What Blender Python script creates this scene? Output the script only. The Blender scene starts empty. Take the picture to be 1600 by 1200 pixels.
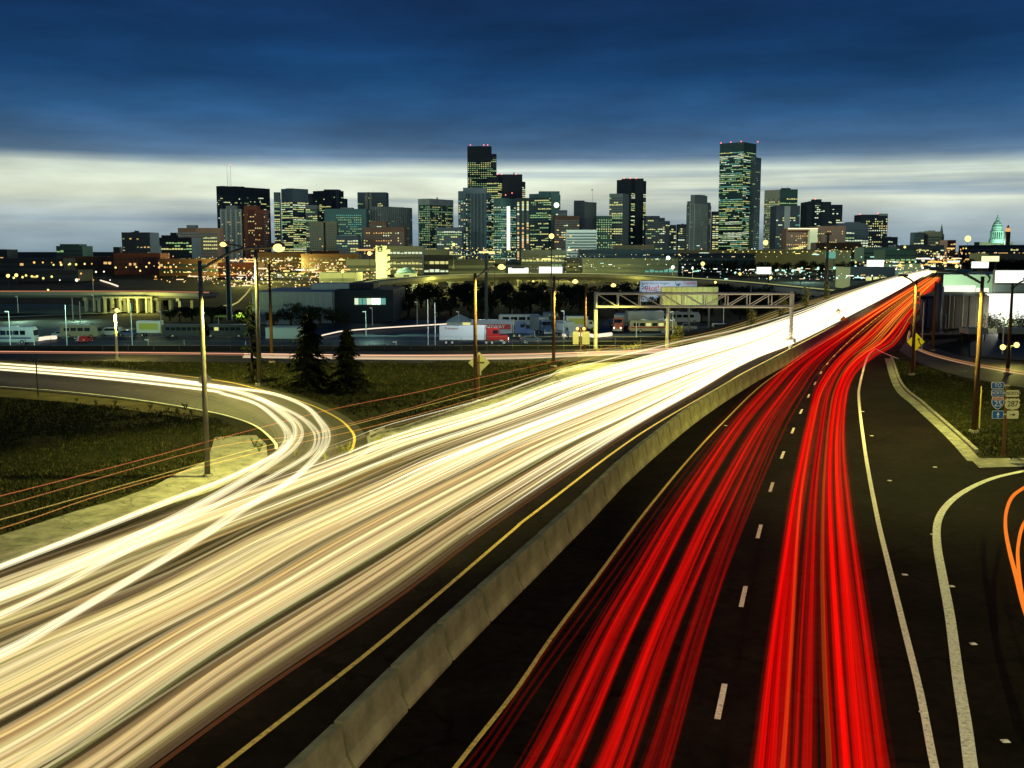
import bpy, bmesh, math, random
from mathutils import Vector, Matrix
from mathutils.geometry import tessellate_polygon
R = math.radians
rnd = random.Random(7)
sc = bpy.context.scene
col = sc.collection

# ------------------------------------------------------------------ camera, world, exposure
CH = 9.0                      # the eye stands 9 m above the freeway
F = 1650.0                    # focal length in pixels of the 1600 px wide photograph
TH = math.atan(208.0 / F)     # pitch below the horizon
cam_d = bpy.data.cameras.new('camera'); cam = bpy.data.objects.new('camera', cam_d); col.objects.link(cam)
cam.location = (0, 0, CH); cam.rotation_euler = (R(90) - TH, 0, 0)
cam_d.sensor_width = 36; cam_d.lens = 36 * F / 1600; cam_d.clip_start = 0.3; cam_d.clip_end = 30000
sc.camera = cam

def lin(r, g, b):
    f = lambda c: (c / 255 / 12.92) if c / 255 <= .04045 else ((c / 255 + .055) / 1.055) ** 2.4
    return (f(r), f(g), f(b), 1)

world = bpy.data.worlds.new('World'); sc.world = world; world.use_nodes = True
wt = world.node_tree; wt.nodes.clear()
def N(t, k, **kw):
    n = t.nodes.new(k)
    for a, v in kw.items(): setattr(n, a, v)
    return n
def build_sky():
    t = wt; L = t.links.new
    out = N(t, 'ShaderNodeOutputWorld'); bg = N(t, 'ShaderNodeBackground')
    tc = N(t, 'ShaderNodeTexCoord'); sp = N(t, 'ShaderNodeSeparateXYZ'); L(tc.outputs['Generated'], sp.inputs[0])
    # long flat cloud streaks: noise stretched along the horizon
    mp = N(t, 'ShaderNodeMapping'); mp.inputs['Scale'].default_value = (2.2, 2.2, 34)
    L(tc.outputs['Generated'], mp.inputs[0])
    nz = N(t, 'ShaderNodeTexNoise'); nz.inputs['Scale'].default_value = 1.3; nz.inputs['Detail'].default_value = 6
    nz.inputs['Roughness'].default_value = .55; nz.inputs['Distortion'].default_value = .25
    L(mp.outputs[0], nz.inputs['Vector'])
    mp2 = N(t, 'ShaderNodeMapping'); mp2.inputs['Scale'].default_value = (1.9, 1.9, 9)
    L(tc.outputs['Generated'], mp2.inputs[0])
    nb = N(t, 'ShaderNodeTexNoise'); nb.inputs['Scale'].default_value = 2.0; nb.inputs['Detail'].default_value = 5
    L(mp2.outputs[0], nb.inputs['Vector'])
    def math_(op, a, b):
        m = N(t, 'ShaderNodeMath', operation=op)
        for i, v in enumerate((a, b)):
            if hasattr(v, 'node'): L(v, m.inputs[i])
            else: m.inputs[i].default_value = v
        return m.outputs[0]
    d1 = math_('MULTIPLY', math_('SUBTRACT', nz.outputs['Fac'], .5), .012)
    d2 = math_('MULTIPLY', math_('SUBTRACT', nb.outputs['Fac'], .5), .009)
    el = math_('ADD', sp.outputs['Z'], math_('ADD', d1, d2))
    sc_ = math_('MULTIPLY', el, 2.5)
    ra = N(t, 'ShaderNodeValToRGB'); L(sc_, ra.inputs[0])
    st = [(0, (118, 138, 148)), (.018, (142, 160, 168)), (.034, (172, 186, 186)), (.050, (214, 222, 202)), (.064, (216, 226, 206)),
          (.0745, (206, 219, 206)), (.080, (150, 170, 178)), (.0855, (88, 118, 146)), (.098, (66, 101, 137)), (.122, (43, 86, 129)), (.155, (23, 68, 114)),
          (.19, (16, 55, 99)), (.225, (16, 46, 86)), (.40, (14, 38, 72))]
    cr = ra.color_ramp
    while len(cr.elements) < len(st): cr.elements.new(.5)
    for e, (p, c) in zip(cr.elements, st): e.position = min(1, p * 2.5); e.color = lin(*c)
    # thin blue-grey streaks inside the bright band
    mp3 = N(t, 'ShaderNodeMapping'); mp3.inputs['Scale'].default_value = (1.3, 1.3, 60); mp3.inputs['Location'].default_value = (3, 1, .7)
    L(tc.outputs['Generated'], mp3.inputs[0])
    ns = N(t, 'ShaderNodeTexNoise'); ns.inputs['Scale'].default_value = 1.2; ns.inputs['Detail'].default_value = 4
    L(mp3.outputs[0], ns.inputs['Vector'])
    rs = N(t, 'ShaderNodeValToRGB'); L(ns.outputs['Fac'], rs.inputs[0])
    rs.color_ramp.elements[0].position = .50; rs.color_ramp.elements[0].color = (0, 0, 0, 1)
    rs.color_ramp.elements[1].position = .68; rs.color_ramp.elements[1].color = (.75, .75, .75, 1)
    low = N(t, 'ShaderNodeMapRange'); L(sp.outputs['Z'], low.inputs[0])
    low.inputs[1].default_value = .095; low.inputs[2].default_value = .075; low.inputs[3].default_value = 0; low.inputs[4].default_value = 1
    mx = N(t, 'ShaderNodeMix', data_type='RGBA'); L(math_('MULTIPLY', rs.outputs[0], low.outputs[0]), mx.inputs[0])
    L(ra.outputs[0], mx.inputs[6]); mx.inputs[7].default_value = lin(122, 146, 168)
    # darker and lighter billows in the upper deck
    bl = N(t, 'ShaderNodeMapRange'); L(nb.outputs['Fac'], bl.inputs[0])
    bl.inputs[1].default_value = .3; bl.inputs[2].default_value = .7; bl.inputs[3].default_value = .74; bl.inputs[4].default_value = 1.26
    mp4 = N(t, 'ShaderNodeMapping'); mp4.inputs['Scale'].default_value = (5, 5, 26); L(tc.outputs['Generated'], mp4.inputs[0])
    nm = N(t, 'ShaderNodeTexNoise'); nm.inputs['Scale'].default_value = 1.6; nm.inputs['Detail'].default_value = 7; nm.inputs['Roughness'].default_value = .6; L(mp4.outputs[0], nm.inputs['Vector'])
    nmr = N(t, 'ShaderNodeMapRange'); L(nm.outputs['Fac'], nmr.inputs[0]); nmr.inputs[1].default_value = .3; nmr.inputs[2].default_value = .7; nmr.inputs[3].default_value = .84; nmr.inputs[4].default_value = 1.16
    blo = math_('MULTIPLY', bl.outputs[0], nmr.outputs[0])
    sky = N(t, 'ShaderNodeTexSky', sky_type='NISHITA'); sky.sun_disc = False; sky.sun_elevation = R(-1.5); sky.sun_rotation = R(0)
    sm = N(t, 'ShaderNodeVectorMath', operation='SCALE'); L(sky.outputs[0], sm.inputs[0]); sm.inputs['Scale'].default_value = .004
    vm = N(t, 'ShaderNodeVectorMath', operation='SCALE'); L(mx.outputs[2], vm.inputs[0]); L(blo, vm.inputs['Scale'])
    ad = N(t, 'ShaderNodeVectorMath', operation='ADD'); L(vm.outputs[0], ad.inputs[0]); L(sm.outputs[0], ad.inputs[1])
    L(ad.outputs[0], bg.inputs[0]); bg.inputs[1].default_value = 1.0
    L(bg.outputs[0], out.inputs[0])
build_sky()
sc.view_settings.view_transform = 'Standard'; sc.view_settings.look = 'None'; sc.view_settings.exposure = 0; sc.view_settings.gamma = 1
cy = sc.cycles
cy.max_bounces = 5; cy.diffuse_bounces = 2; cy.glossy_bounces = 2; cy.transmission_bounces = 2; cy.transparent_max_bounces = 40
cy.caustics_reflective = False; cy.caustics_refractive = False; cy.sample_clamp_indirect = 3
cy.use_denoising = True

# ------------------------------------------------------------------ where a pixel of the photograph meets the place
def ray(px, py):
    xr = (px - 800) / F; yr = (600 - py) / F
    return Vector((xr, math.cos(TH) + math.sin(TH) * yr, -math.sin(TH) + math.cos(TH) * yr))
def G(px, py, z=0.0):
    d = ray(px, py); t = (z - CH) / d.z
    return Vector((d.x * t, d.y * t, z))
def P(px, py, D):
    d = ray(px, py); t = D / d.y
    return Vector((d.x * t, D, CH + d.z * t))
def X(px, py, D): return P(px, py, D).x
def Zh(py, D, px=800): return P(px, py, D).z
def groundD(py, z=0.0): return G(800, py, z).y

# ------------------------------------------------------------------ materials
M = {}
def mat(name, c, rough=.8, metal=0, noise=None, bump=None, spec=.3):
    """noise = (scale, amount, second colour or None)"""
    if name in M: return M[name]
    m = bpy.data.materials.new(name); m.use_nodes = True; t = m.node_tree; b = t.nodes['Principled BSDF']; L = t.links.new
    c = tuple(c) + ((1,) if len(c) == 3 else ())
    b.inputs['Base Color'].default_value = c; b.inputs['Roughness'].default_value = rough; b.inputs['Metallic'].default_value = metal
    b.inputs['Specular IOR Level'].default_value = spec
    if noise:
        tc = N(t, 'ShaderNodeTexCoord')
        n = N(t, 'ShaderNodeTexNoise'); n.inputs['Scale'].default_value = noise[0]; n.inputs['Detail'].default_value = 6
        L(tc.outputs['Object'], n.inputs['Vector'])
        r = N(t, 'ShaderNodeValToRGB'); L(n.outputs['Fac'], r.inputs[0])
        c2 = noise[2] if len(noise) > 2 and noise[2] else tuple(v * (1 - noise[1]) for v in c[:3])
        r.color_ramp.elements[0].position = .3; r.color_ramp.elements[0].color = tuple(c2[:3]) + (1,)
        r.color_ramp.elements[1].position = .7; r.color_ramp.elements[1].color = c
        L(r.outputs[0], b.inputs['Base Color'])
        if bump:
            bp = N(t, 'ShaderNodeBump'); bp.inputs['Strength'].default_value = bump[1]; bp.inputs['Distance'].default_value = bump[2]
            n2 = N(t, 'ShaderNodeTexNoise'); n2.inputs['Scale'].default_value = bump[0]; n2.inputs['Detail'].default_value = 4
            L(tc.outputs['Object'], n2.inputs['Vector']); L(n2.outputs['Fac'], bp.inputs['Height']); L(bp.outputs[0], b.inputs['Normal'])
    M[name] = m; return m
def emi(name, c, s=1.0, light=False):
    if name in M: return M[name]
    m = bpy.data.materials.new(name); m.use_nodes = True; t = m.node_tree; t.nodes.clear()
    o = N(t, 'ShaderNodeOutputMaterial'); e = N(t, 'ShaderNodeEmission'); e.inputs[0].default_value = tuple(c[:3]) + (1,); e.inputs[1].default_value = s
    t.links.new(e.outputs[0], o.inputs[0])
    m.cycles.emission_sampling = 'AUTO' if light else 'NONE'
    M[name] = m; return m
def glow(name, c, s):
    """light of passing lamps left on the long exposure: it only adds light to what lies behind"""
    if name in M: return M[name]
    m = bpy.data.materials.new(name); m.use_nodes = True; t = m.node_tree; t.nodes.clear(); L = t.links.new
    o = N(t, 'ShaderNodeOutputMaterial'); e = N(t, 'ShaderNodeEmission'); tr = N(t, 'ShaderNodeBsdfTransparent'); a = N(t, 'ShaderNodeAddShader')
    e.inputs[0].default_value = tuple(c[:3]) + (1,); e.inputs[1].default_value = s * .5
    L(e.outputs[0], a.inputs[0]); L(tr.outputs[0], a.inputs[1]); L(a.outputs[0], o.inputs[0])
    m.cycles.emission_sampling = 'NONE'
    M[name] = m; return m

asphalt = mat('asphalt', (.017, .012, .009), .9, noise=(.45, .6), bump=(60, .35, .02), spec=.04)
def asphalt_worn():
    m = mat('asphalt_worn', (.050, .040, .028), .7, noise=(.35, .45), bump=(70, .5, .02)); return m
worn = asphalt_worn()
concrete = mat('concrete', (.30, .29, .25), .85, noise=(.9, .3), bump=(25, .4, .02))
concrete_barrier = mat('concrete_barrier', (.28, .265, .165), .85, noise=(1.3, .5, (.16, .155, .10)), bump=(18, .2, .01))
grass_m = mat('grass_ground', (.036, .036, .012), .95, noise=(.5, .5, (.018, .020, .008)), bump=(9, 1, .12), spec=.05)
dirt_m = mat('dry_ground', (.16, .13, .06), .95, noise=(.8, .4, (.08, .075, .03)), bump=(8, .8, .08), spec=.05)
plain_m = mat('plain_ground', (.05, .048, .035), .95, noise=(.02, .5), spec=.05)
line_y = mat('road_paint_yellow', (.80, .58, .14), .7, noise=(14, .35)); line_w = mat('road_paint_white', (.86, .86, .74), .7, noise=(14, .3))
wood = mat('pole_wood', (.17, .09, .035), .9, noise=(6, .4)); steel = mat('pole_steel', (.30, .28, .20), .4, .6, noise=(3, .3)); steel_pale = mat('pole_pale', (.62, .62, .56), .6)
dark_metal = mat('dark_metal', (.03, .03, .03), .6); galv = mat('galvanised_steel', (.62, .60, .50), .5, .1)
rubber = mat('rubber', (.015, .015, .015), .9); glass_dark = mat('dark_glass', (.01, .015, .02), .12, 0, spec=.6)
def wear(m, scale, stretch, dark, lo, hi, crack=None):
    """multiply the base colour by blotches (and fine cracks) of the thing's own wear"""
    t = m.node_tree; b = t.nodes['Principled BSDF']; L = t.links.new; src = b.inputs['Base Color'].links[0].from_socket
    tc = N(t, 'ShaderNodeTexCoord'); mp = N(t, 'ShaderNodeMapping'); mp.inputs['Scale'].default_value = stretch; L(tc.outputs['Object'], mp.inputs[0])
    n = N(t, 'ShaderNodeTexNoise'); n.inputs['Scale'].default_value = scale; n.inputs['Detail'].default_value = 8; n.inputs['Roughness'].default_value = .7; L(mp.outputs[0], n.inputs['Vector'])
    r = N(t, 'ShaderNodeMapRange'); L(n.outputs['Fac'], r.inputs[0]); r.inputs[1].default_value = lo; r.inputs[2].default_value = hi; r.inputs[3].default_value = dark; r.inputs[4].default_value = 1.25
    out = r.outputs[0]
    if crack:
        v = N(t, 'ShaderNodeTexVoronoi', feature='DISTANCE_TO_EDGE'); v.inputs['Scale'].default_value = crack; n2 = N(t, 'ShaderNodeTexNoise'); n2.inputs['Scale'].default_value = 1.2; L(tc.outputs['Object'], n2.inputs['Vector'])
        ad = N(t, 'ShaderNodeVectorMath', operation='ADD'); L(tc.outputs['Object'], ad.inputs[0]); L(n2.outputs['Color'], ad.inputs[1]); L(ad.outputs[0], v.inputs['Vector'])
        c = N(t, 'ShaderNodeMapRange'); L(v.outputs['Distance'], c.inputs[0]); c.inputs[1].default_value = 0; c.inputs[2].default_value = .012; c.inputs[3].default_value = .3; c.inputs[4].default_value = 1
        mm = N(t, 'ShaderNodeMath', operation='MULTIPLY'); L(out, mm.inputs[0]); L(c.outputs[0], mm.inputs[1]); out = mm.outputs[0]
    sc_ = N(t, 'ShaderNodeVectorMath', operation='SCALE'); L(src, sc_.inputs[0]); L(out, sc_.inputs['Scale']); L(sc_.outputs[0], b.inputs['Base Color'])
wear(asphalt, 3.0, (1, 1, 1), .45, .35, .65, .16)
wear(concrete, 1.6, (1, 1, 1), .55, .35, .6, .45)
wear(concrete_barrier, 1.1, (1, 1, 1), .72, .36, .6)
wear(line_w, 9.0, (1, 1, 1), .65, .36, .48); wear(line_y, 9.0, (1, 1, 1), .45, .36, .48)
wear(worn, 2.0, (1, 1, 1), .6, .35, .65, .18)
SOD = (1.0, .93, .20); MERC = (.55, 1.0, .80)
lamp_sod = emi('sodium_lamp_glow', (1, .78, .22), 2.2); lamp_merc = emi('mercury_lamp_glow', (.75, 1, .9), 6)
lamp_off = mat('lamp_lens_unlit', (.5, .5, .45), .4)

# ------------------------------------------------------------------ mesh helpers
class MB:
    def __init__(s): s.v = []; s.f = []; s.m = []; s.mats = []
    def mi(s, m):
        if m not in s.mats: s.mats.append(m)
        return s.mats.index(m)
    def face(s, pts, m):
        b = len(s.v); s.v += [tuple(p) for p in pts]; s.f.append(tuple(range(b, b + len(pts)))); s.m.append(s.mi(m))
    def box(s, x0, x1, y0, y1, z0, z1, m, T=None):
        b = len(s.v); k = s.mi(m)
        c = [(x0, y0, z0), (x1, y0, z0), (x1, y1, z0), (x0, y1, z0), (x0, y0, z1), (x1, y0, z1), (x1, y1, z1), (x0, y1, z1)]
        if T: c = [tuple(T @ Vector(p)) for p in c]
        s.v += c
        for q in ((0, 3, 2, 1), (4, 5, 6, 7), (0, 1, 5, 4), (1, 2, 6, 5), (2, 3, 7, 6), (3, 0, 4, 7)): s.f.append(tuple(b + i for i in q)); s.m.append(k)
    def prism(s, poly, z0, z1, m, T=None, top=None):
        """vertical prism over an xy polygon; top = polygon at the top (taper)"""
        b = len(s.v); k = s.mi(m); n = len(poly); top = top or poly
        c = [(x, y, z0) for x, y in poly] + [(x, y, z1) for x, y in top]
        if T: c = [tuple(T @ Vector(p)) for p in c]
        s.v += c; s.f.append(tuple(b + i for i in reversed(range(n)))); s.m.append(k); s.f.append(tuple(b + n + i for i in range(n))); s.m.append(k)
        for i in range(n): j = (i + 1) % n; s.f.append((b + i, b + j, b + n + j, b + n + i)); s.m.append(k)
    def cyl(s, cx, cy_, z0, z1, r0, r1, m, n=10, T=None):
        a = [(cx + r0 * math.cos(2 * math.pi * i / n), cy_ + r0 * math.sin(2 * math.pi * i / n)) for i in range(n)]
        b = [(cx + r1 * math.cos(2 * math.pi * i / n), cy_ + r1 * math.sin(2 * math.pi * i / n)) for i in range(n)]
        s.prism(a, z0, z1, m, T, b)
    def lathe(s, cx, cy_, prof, m, n=12, T=None):
        for (r0, z0), (r1, z1) in zip(prof, prof[1:]): s.cyl(cx, cy_, z0, z1, max(r0, .001), max(r1, .001), m, n, T)
    def tube(s, pts, r, m, n=6, closed_ends=True):
        k = s.mi(m); b0 = len(s.v); pts = [Vector(p) for p in pts]
        for i, p in enumerate(pts):
            d = (pts[min(i + 1, len(pts) - 1)] - pts[max(i - 1, 0)]).normalized()
            up = Vector((0, 0, 1)) if abs(d.z) < .95 else Vector((1, 0, 0))
            a = d.cross(up).normalized(); c = a.cross(d).normalized()
            rr = r[i] if isinstance(r, (list, tuple)) else r
            for j in range(n):
                w = 2 * math.pi * (j + .5) / n; s.v.append(tuple(p + a * (math.cos(w) * rr) + c * (math.sin(w) * rr)))
        for i in range(len(pts) - 1):
            for j in range(n):
                q = (j + 1) % n; s.f.append((b0 + i * n + j, b0 + i * n + q, b0 + (i + 1) * n + q, b0 + (i + 1) * n + j)); s.m.append(k)
        if closed_ends:
            s.f.append(tuple(b0 + j for j in reversed(range(n)))); s.m.append(k)
            e = b0 + (len(pts) - 1) * n; s.f.append(tuple(e + j for j in range(n))); s.m.append(k)
    def ball(s, c, r, m, n=8, k=5, sz=1):
        prof = [(r * math.sin(math.pi * i / k), c[2] - r * sz * math.cos(math.pi * i / k)) for i in range(k + 1)]
        s.lathe(c[0], c[1], prof, m, n)
    def mesh(s, name, smooth=False):
        me = bpy.data.meshes.new(name); me.from_pydata(s.v, [], s.f)
        for m in s.mats: me.materials.append(m)
        me.polygons.foreach_set('material_index', s.m)
        if smooth: me.polygons.foreach_set('use_smooth', [True] * len(s.f))
        me.update(); return me
    def build(s, name, parent=None, smooth=False, loc=None):
        o = bpy.data.objects.new(name, s.mesh(name, smooth)); col.objects.link(o)
        if parent: o.parent = parent
        if loc: o.location = loc
        return o
def tag(o, label=None, cat=None, group=None, kind=None):
    if label: o['label'] = label
    if cat: o['category'] = cat
    if group: o['group'] = group
    if kind: o['kind'] = kind
    return o
def empty(name, loc=(0, 0, 0), rz=0, label=None, cat=None, group=None):
    o = bpy.data.objects.new(name, None); col.objects.link(o); o.location = loc; o.rotation_euler = (0, 0, rz)
    return tag(o, label, cat, group)
def copy_tree(o, loc=None, rz=None, label=None, group=None, parent=None):
    c = o.copy(); col.objects.link(c)
    if parent: c.parent = parent
    for ch in list(o.children): copy_tree(ch, parent=c)
    if loc is not None: c.location = loc
    if rz is not None: c.rotation_euler = (0, 0, rz)
    if label: c['label'] = label
    if group: c['group'] = group
    return c
def smooth_line(pts, n=8):
    """Catmull-Rom through world points"""
    out = []; p = [pts[0] * 2 - pts[1]] + list(pts) + [pts[-1] * 2 - pts[-2]]
    for i in range(1, len(p) - 2):
        a, b, c, d = p[i - 1], p[i], p[i + 1], p[i + 2]
        for k in range(n):
            t = k / n
            out.append(.5 * ((2 * b) + (c - a) * t + (2 * a - 5 * b + 4 * c - d) * t * t + (3 * b - a - 3 * c + d) * t ** 3))
    out.append(Vector(pts[-1])); return out
def on(pxs, z=0.0): return [G(a, b, z) for a, b in pxs]
def resample(pts, step):
    out = [pts[0].copy()]; acc = 0
    for a, b in zip(pts, pts[1:]):
        L = (b - a).length; t = step - acc
        while t <= L: out.append(a.lerp(b, t / L)); t += step
        acc = (acc + L) % step if L + acc >= step else acc + L
    return out
def sheet(name, pts, z, m, kind='structure', label=None):
    mb = MB(); v = [Vector((p.x, p.y, z)) for p in pts]
    mb.mi(m)
    tris = tessellate_polygon([v]); mb.v = [tuple(p) for p in v]
    for t in tris:
        a, b, c = (v[i] for i in t)
        if (b - a).cross(c - a).z < 0: t = (t[0], t[2], t[1])
        mb.f.append(tuple(t)); mb.m.append(0)
    return tag(mb.build(name), label=label, kind=kind)
def strip(mb, pts, w0, z, m, w1=None):
    L = []; w1 = w1 if w1 else w0
    for i, p in enumerate(pts):
        d = (pts[min(i + 1, len(pts) - 1)] - pts[max(i - 1, 0)]); d.z = 0; d.normalize(); n = Vector((-d.y, d.x, 0))
        w = w0 + (w1 - w0) * i / (len(pts) - 1); L.append((p + n * w / 2, p - n * w / 2))
    for (a, b), (c, d) in zip(L, L[1:]):
        q = [(b.x, b.y, z), (d.x, d.y, z), (c.x, c.y, z), (a.x, a.y, z)]
        mb.face(q, m)

# ------------------------------------------------------------------ terrain
WR = [(200, 1197), (400, 1057), (620, 913), (777, 800), (993, 660), (1100, 600), (1167, 560), (1245, 532), (1335, 488), (1400, 455), (1455, 426)]
WL = [(-900, 1215), (-500, 1070), (-200, 960), (0, 890), (175, 832), (350, 788), (472, 743), (537, 719), (600, 692), (750, 648), (867, 603), (1050, 551), (1150, 528), (1250, 496), (1320, 465), (1400, 436), (1455, 422)]
def curve_x(pxs, z):
    pts = smooth_line(on(pxs, z), 10); pts.sort(key=lambda p: p.y)
    ys = [p.y for p in pts]; xs = [p.x for p in pts]
    def fx(y):
        if y <= ys[0]:
            k = (xs[4] - xs[0]) / max(ys[4] - ys[0], 1e-6); return xs[0] + (y - ys[0]) * k
        if y >= ys[-1]:
            k = (xs[-1] - xs[-5]) / max(ys[-1] - ys[-5], 1e-6); return xs[-1] + (y - ys[-1]) * k
        import bisect
        i = bisect.bisect_right(ys, y) - 1; i = min(i, len(ys) - 2)
        d = ys[i + 1] - ys[i]; return xs[i] + (xs[i + 1] - xs[i]) * ((y - ys[i]) / d if d > 1e-9 else 0)
    return fx
left_edge = curve_x(WL, 0)
PLAIN = -11.0
def sst(a, b, x):
    t = max(0, min(1, (x - a) / (b - a))); return t * t * (3 - 2 * t)
def terr(x, y):
    fall_left = sst(98.5, 165, y)
    off = left_edge(y) - 5 - x                      # metres left of the freeway's shoulder
    side = sst(0, 26, off) if y > 90 else 0
    left = fall_left * side
    far = sst(470, 640, y)
    right = sst(170, 330, y) * sst(40, 90, x - left_edge(y))
    return PLAIN * max(left, far, right)
def build_terrain():
    xs = [-14000, -6000, -3000, -1500, -900, -600, -420, -320, -250] + [-200 + 3.5 * i for i in range(125)] + [250, 300, 380, 480, 650, 900, 1500, 3000, 6000, 14000]
    ys = [-400, -200, -100, -50] + [-20 + 3.0 * i for i in range(100)] + [290, 305, 320, 340, 360, 380, 400, 430, 460, 480, 500, 530, 560, 600, 640, 700, 800, 1000, 1400, 2000, 3000, 5000, 9000, 20000]
    xs = sorted(set(xs)); ys = sorted(set(ys)); mb = MB(); nx = len(xs)
    for y in ys:
        for x in xs:
            z = terr(x, y) - .03
            if z < -.5: z += .25 * math.sin(x * .11) * math.cos(y * .07)
            mb.v.append((x, y, z))
    gi = mb.mi(grass_m); pi_ = mb.mi(plain_m)
    for j in range(len(ys) - 1):
        for i in range(nx - 1):
            mb.f.append((j * nx + i, j * nx + i + 1, (j + 1) * nx + i + 1, (j + 1) * nx + i)); mb.m.append(gi if ys[j] < 170 else pi_)
    tag(mb.build('ground', smooth=True), kind='structure')
build_terrain()

# ------------------------------------------------------------------ pavements
free_poly = on([(-1300, 1700), (-900, 1215), (-500, 1066), (-200, 957), (0, 887), (175, 822), (330, 772), (405, 738), (440, 715), (470, 735), (530, 712), (590, 690), (650, 676), (750, 642), (867, 597), (1000, 565),
                (1050, 551), (1150, 523), (1250, 488), (1320, 459), (1400, 431), (1450, 419.5), (1478, 419.5), (1460, 432), (1448, 445), (1438, 470), (1432, 500), (1430, 530), (1412, 545), (1392, 562), (1400, 600), (1455, 655), (1510, 712),
                (1600, 722), (1900, 735), (2500, 900), (2700, 1700)])
sheet('freeway', free_poly, 0.0, asphalt)
loop_out = on([(-500, 548), (-200, 556), (0, 567), (200, 578), (320, 590), (400, 603), (480, 624), (540, 650), (570, 678), (577, 697), (560, 715)])
loop_in = on([(395, 745), (432, 712), (432, 694), (400, 667), (350, 650), (310, 642), (225, 628), (125, 617), (0, 606), (-200, 590), (-500, 575)])
sheet('loop_ramp_road', smooth_line(loop_out, 5) + smooth_line(loop_in, 5), .004, worn)
sheet('frontage_road', [Vector((-220, 94.5, 0)), Vector((-60, 94.5, 0)), G(640, 549), G(900, 546), G(1120, 540), G(1120, 549), G(1050, 555), G(900, 566), G(640, 568), G(0, 564), Vector((-220, 84.5, 0))], .008, worn)
sheet('onramp_road', on([(1900, 590), (1600, 567), (1500, 556), (1450, 540), (1430, 520), (1418, 530), (1405, 548), (1440, 570), (1500, 588), (1600, 606), (1900, 655)]), .004, worn)
sheet('concrete_apron', on([(-300, 930), (0, 837), (60, 818), (125, 797), (180, 782), (240, 760), (275, 741), (320, 722), (331, 700), (335, 683), (400, 680), (416, 694), (418, 712), (402, 733), (330, 768), (175, 818), (0, 883), (-300, 990)]), .012, concrete)
sheet('concrete_gore', on([(560, 718), (578, 697), (577, 672), (600, 677), (650, 661), (700, 646), (742, 630), (800, 612), (850, 594), (875, 576), (910, 568), (960, 566), (1010, 561), (1040, 553), (1050, 553), (867, 601), (750, 646), (600, 693)]), .016, concrete)
sheet('dirt_shoulder', on([(-400, 596), (0, 607), (125, 618), (225, 629), (310, 643), (330, 648), (300, 655), (200, 640), (100, 628), (0, 620), (-400, 610)]), .002, dirt_m)
sheet('right_parking_lot', on([(1516, 522), (1760, 524), (1900, 590), (1600, 563), (1516, 556)]), .004, mat('lot_asphalt', (.10, .11, .10), .8, noise=(.3, .3)))
sheet('driveway_apron', on([(1530, 731), (1512, 713), (1536, 716), (1600, 716), (1800, 724), (1800, 742), (1600, 729)]), .006, concrete)
def curb():
    root = empty('kerb', G(1480, 666), label='pale concrete kerb and gutter curving beside the grass on the right', cat='kerb')
    gut = smooth_line(on([(1388, 560), (1404, 605), (1432, 632), (1471, 667), (1498, 693), (1523, 721)]), 6)
    top = smooth_line(on([(1393, 559), (1409, 602), (1440, 630), (1481, 666), (1510, 692), (1536, 716)]), 6)
    mb = MB(); strip(mb, gut, .60, .010, concrete); o = mb.build('gutter'); o.parent = root; o.matrix_parent_inverse = root.matrix_world.inverted(); o.location = -root.location
    o.matrix_parent_inverse = Matrix.Identity(4)
    pts = resample(top, 2.0)
    for a, b in zip(pts, pts[1:]):
        mb = MB(); d = b - a; L = d.length; mb.box(0, L - .02, -.09, .09, -.05, .14, concrete)
        s = mb.build('kerb_stone', root); s.location = a - root.location; s.rotation_euler = (0, 0, math.atan2(d.y, d.x))
    tag(root, kind='thing')
curb()
def near_kerb(name, pxs, label, w=.16):
    pts = resample(smooth_line(on(pxs), 6), 2.5); root = empty(name, pts[0], label=label, cat='kerb'); me = None
    for a, b in zip(pts, pts[1:]):
        d = b - a
        if me is None: mb = MB(); mb.box(0, 2.48, -w / 2, w / 2, -.05, .13, concrete); me = mb.mesh('kerb_stone')
        s = bpy.data.objects.new('kerb_stone', me); col.objects.link(s); s.parent = root; s.location = a - root.location; s.rotation_euler = (0, 0, math.atan2(d.y, d.x))
near_kerb('kerb', [(578, 700), (577, 676), (600, 680), (650, 663), (742, 632), (800, 614), (850, 596), (876, 578)], 'concrete kerb between the dark triangle of grass and the bright gore')

# ------------------------------------------------------------------ road markings
YA = [(345, 1200), (400, 1157), (610, 992), (800, 830), (837, 800), (1002, 677), (1133, 600), (1165, 581), (1250, 537), (1340, 490), (1410, 452), (1457, 426)]
YB = [(620, 1330), (713, 1198), (803, 1083), (863, 995), (932, 903), (1010, 798), (1077, 717), (1130, 660), (1190, 602), (1250, 560), (1330, 507), (1400, 464), (1460, 427)]
DC = [(1090, 1280), (1105, 1200), (1128, 1090), (1165, 917), (1190, 817), (1208, 753), (1224, 708), (1238, 675), (1249, 649), (1268, 610), (1290, 572), (1325, 535), (1370, 497), (1420, 460), (1462, 430)]
WE = [(1485, 1290), (1460, 1198), (1437, 1080), (1411, 975), (1387, 877), (1369, 800), (1352, 707), (1342, 625), (1344, 599), (1355, 559), (1367, 544.5)]
W2 = [(1700, 715), (1600, 736), (1550, 748), (1510, 766), (1482, 787), (1466, 813), (1464, 848), (1472, 897), (1484, 962), (1497, 1060), (1508, 1130), (1517, 1200), (1530, 1300)]
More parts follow.
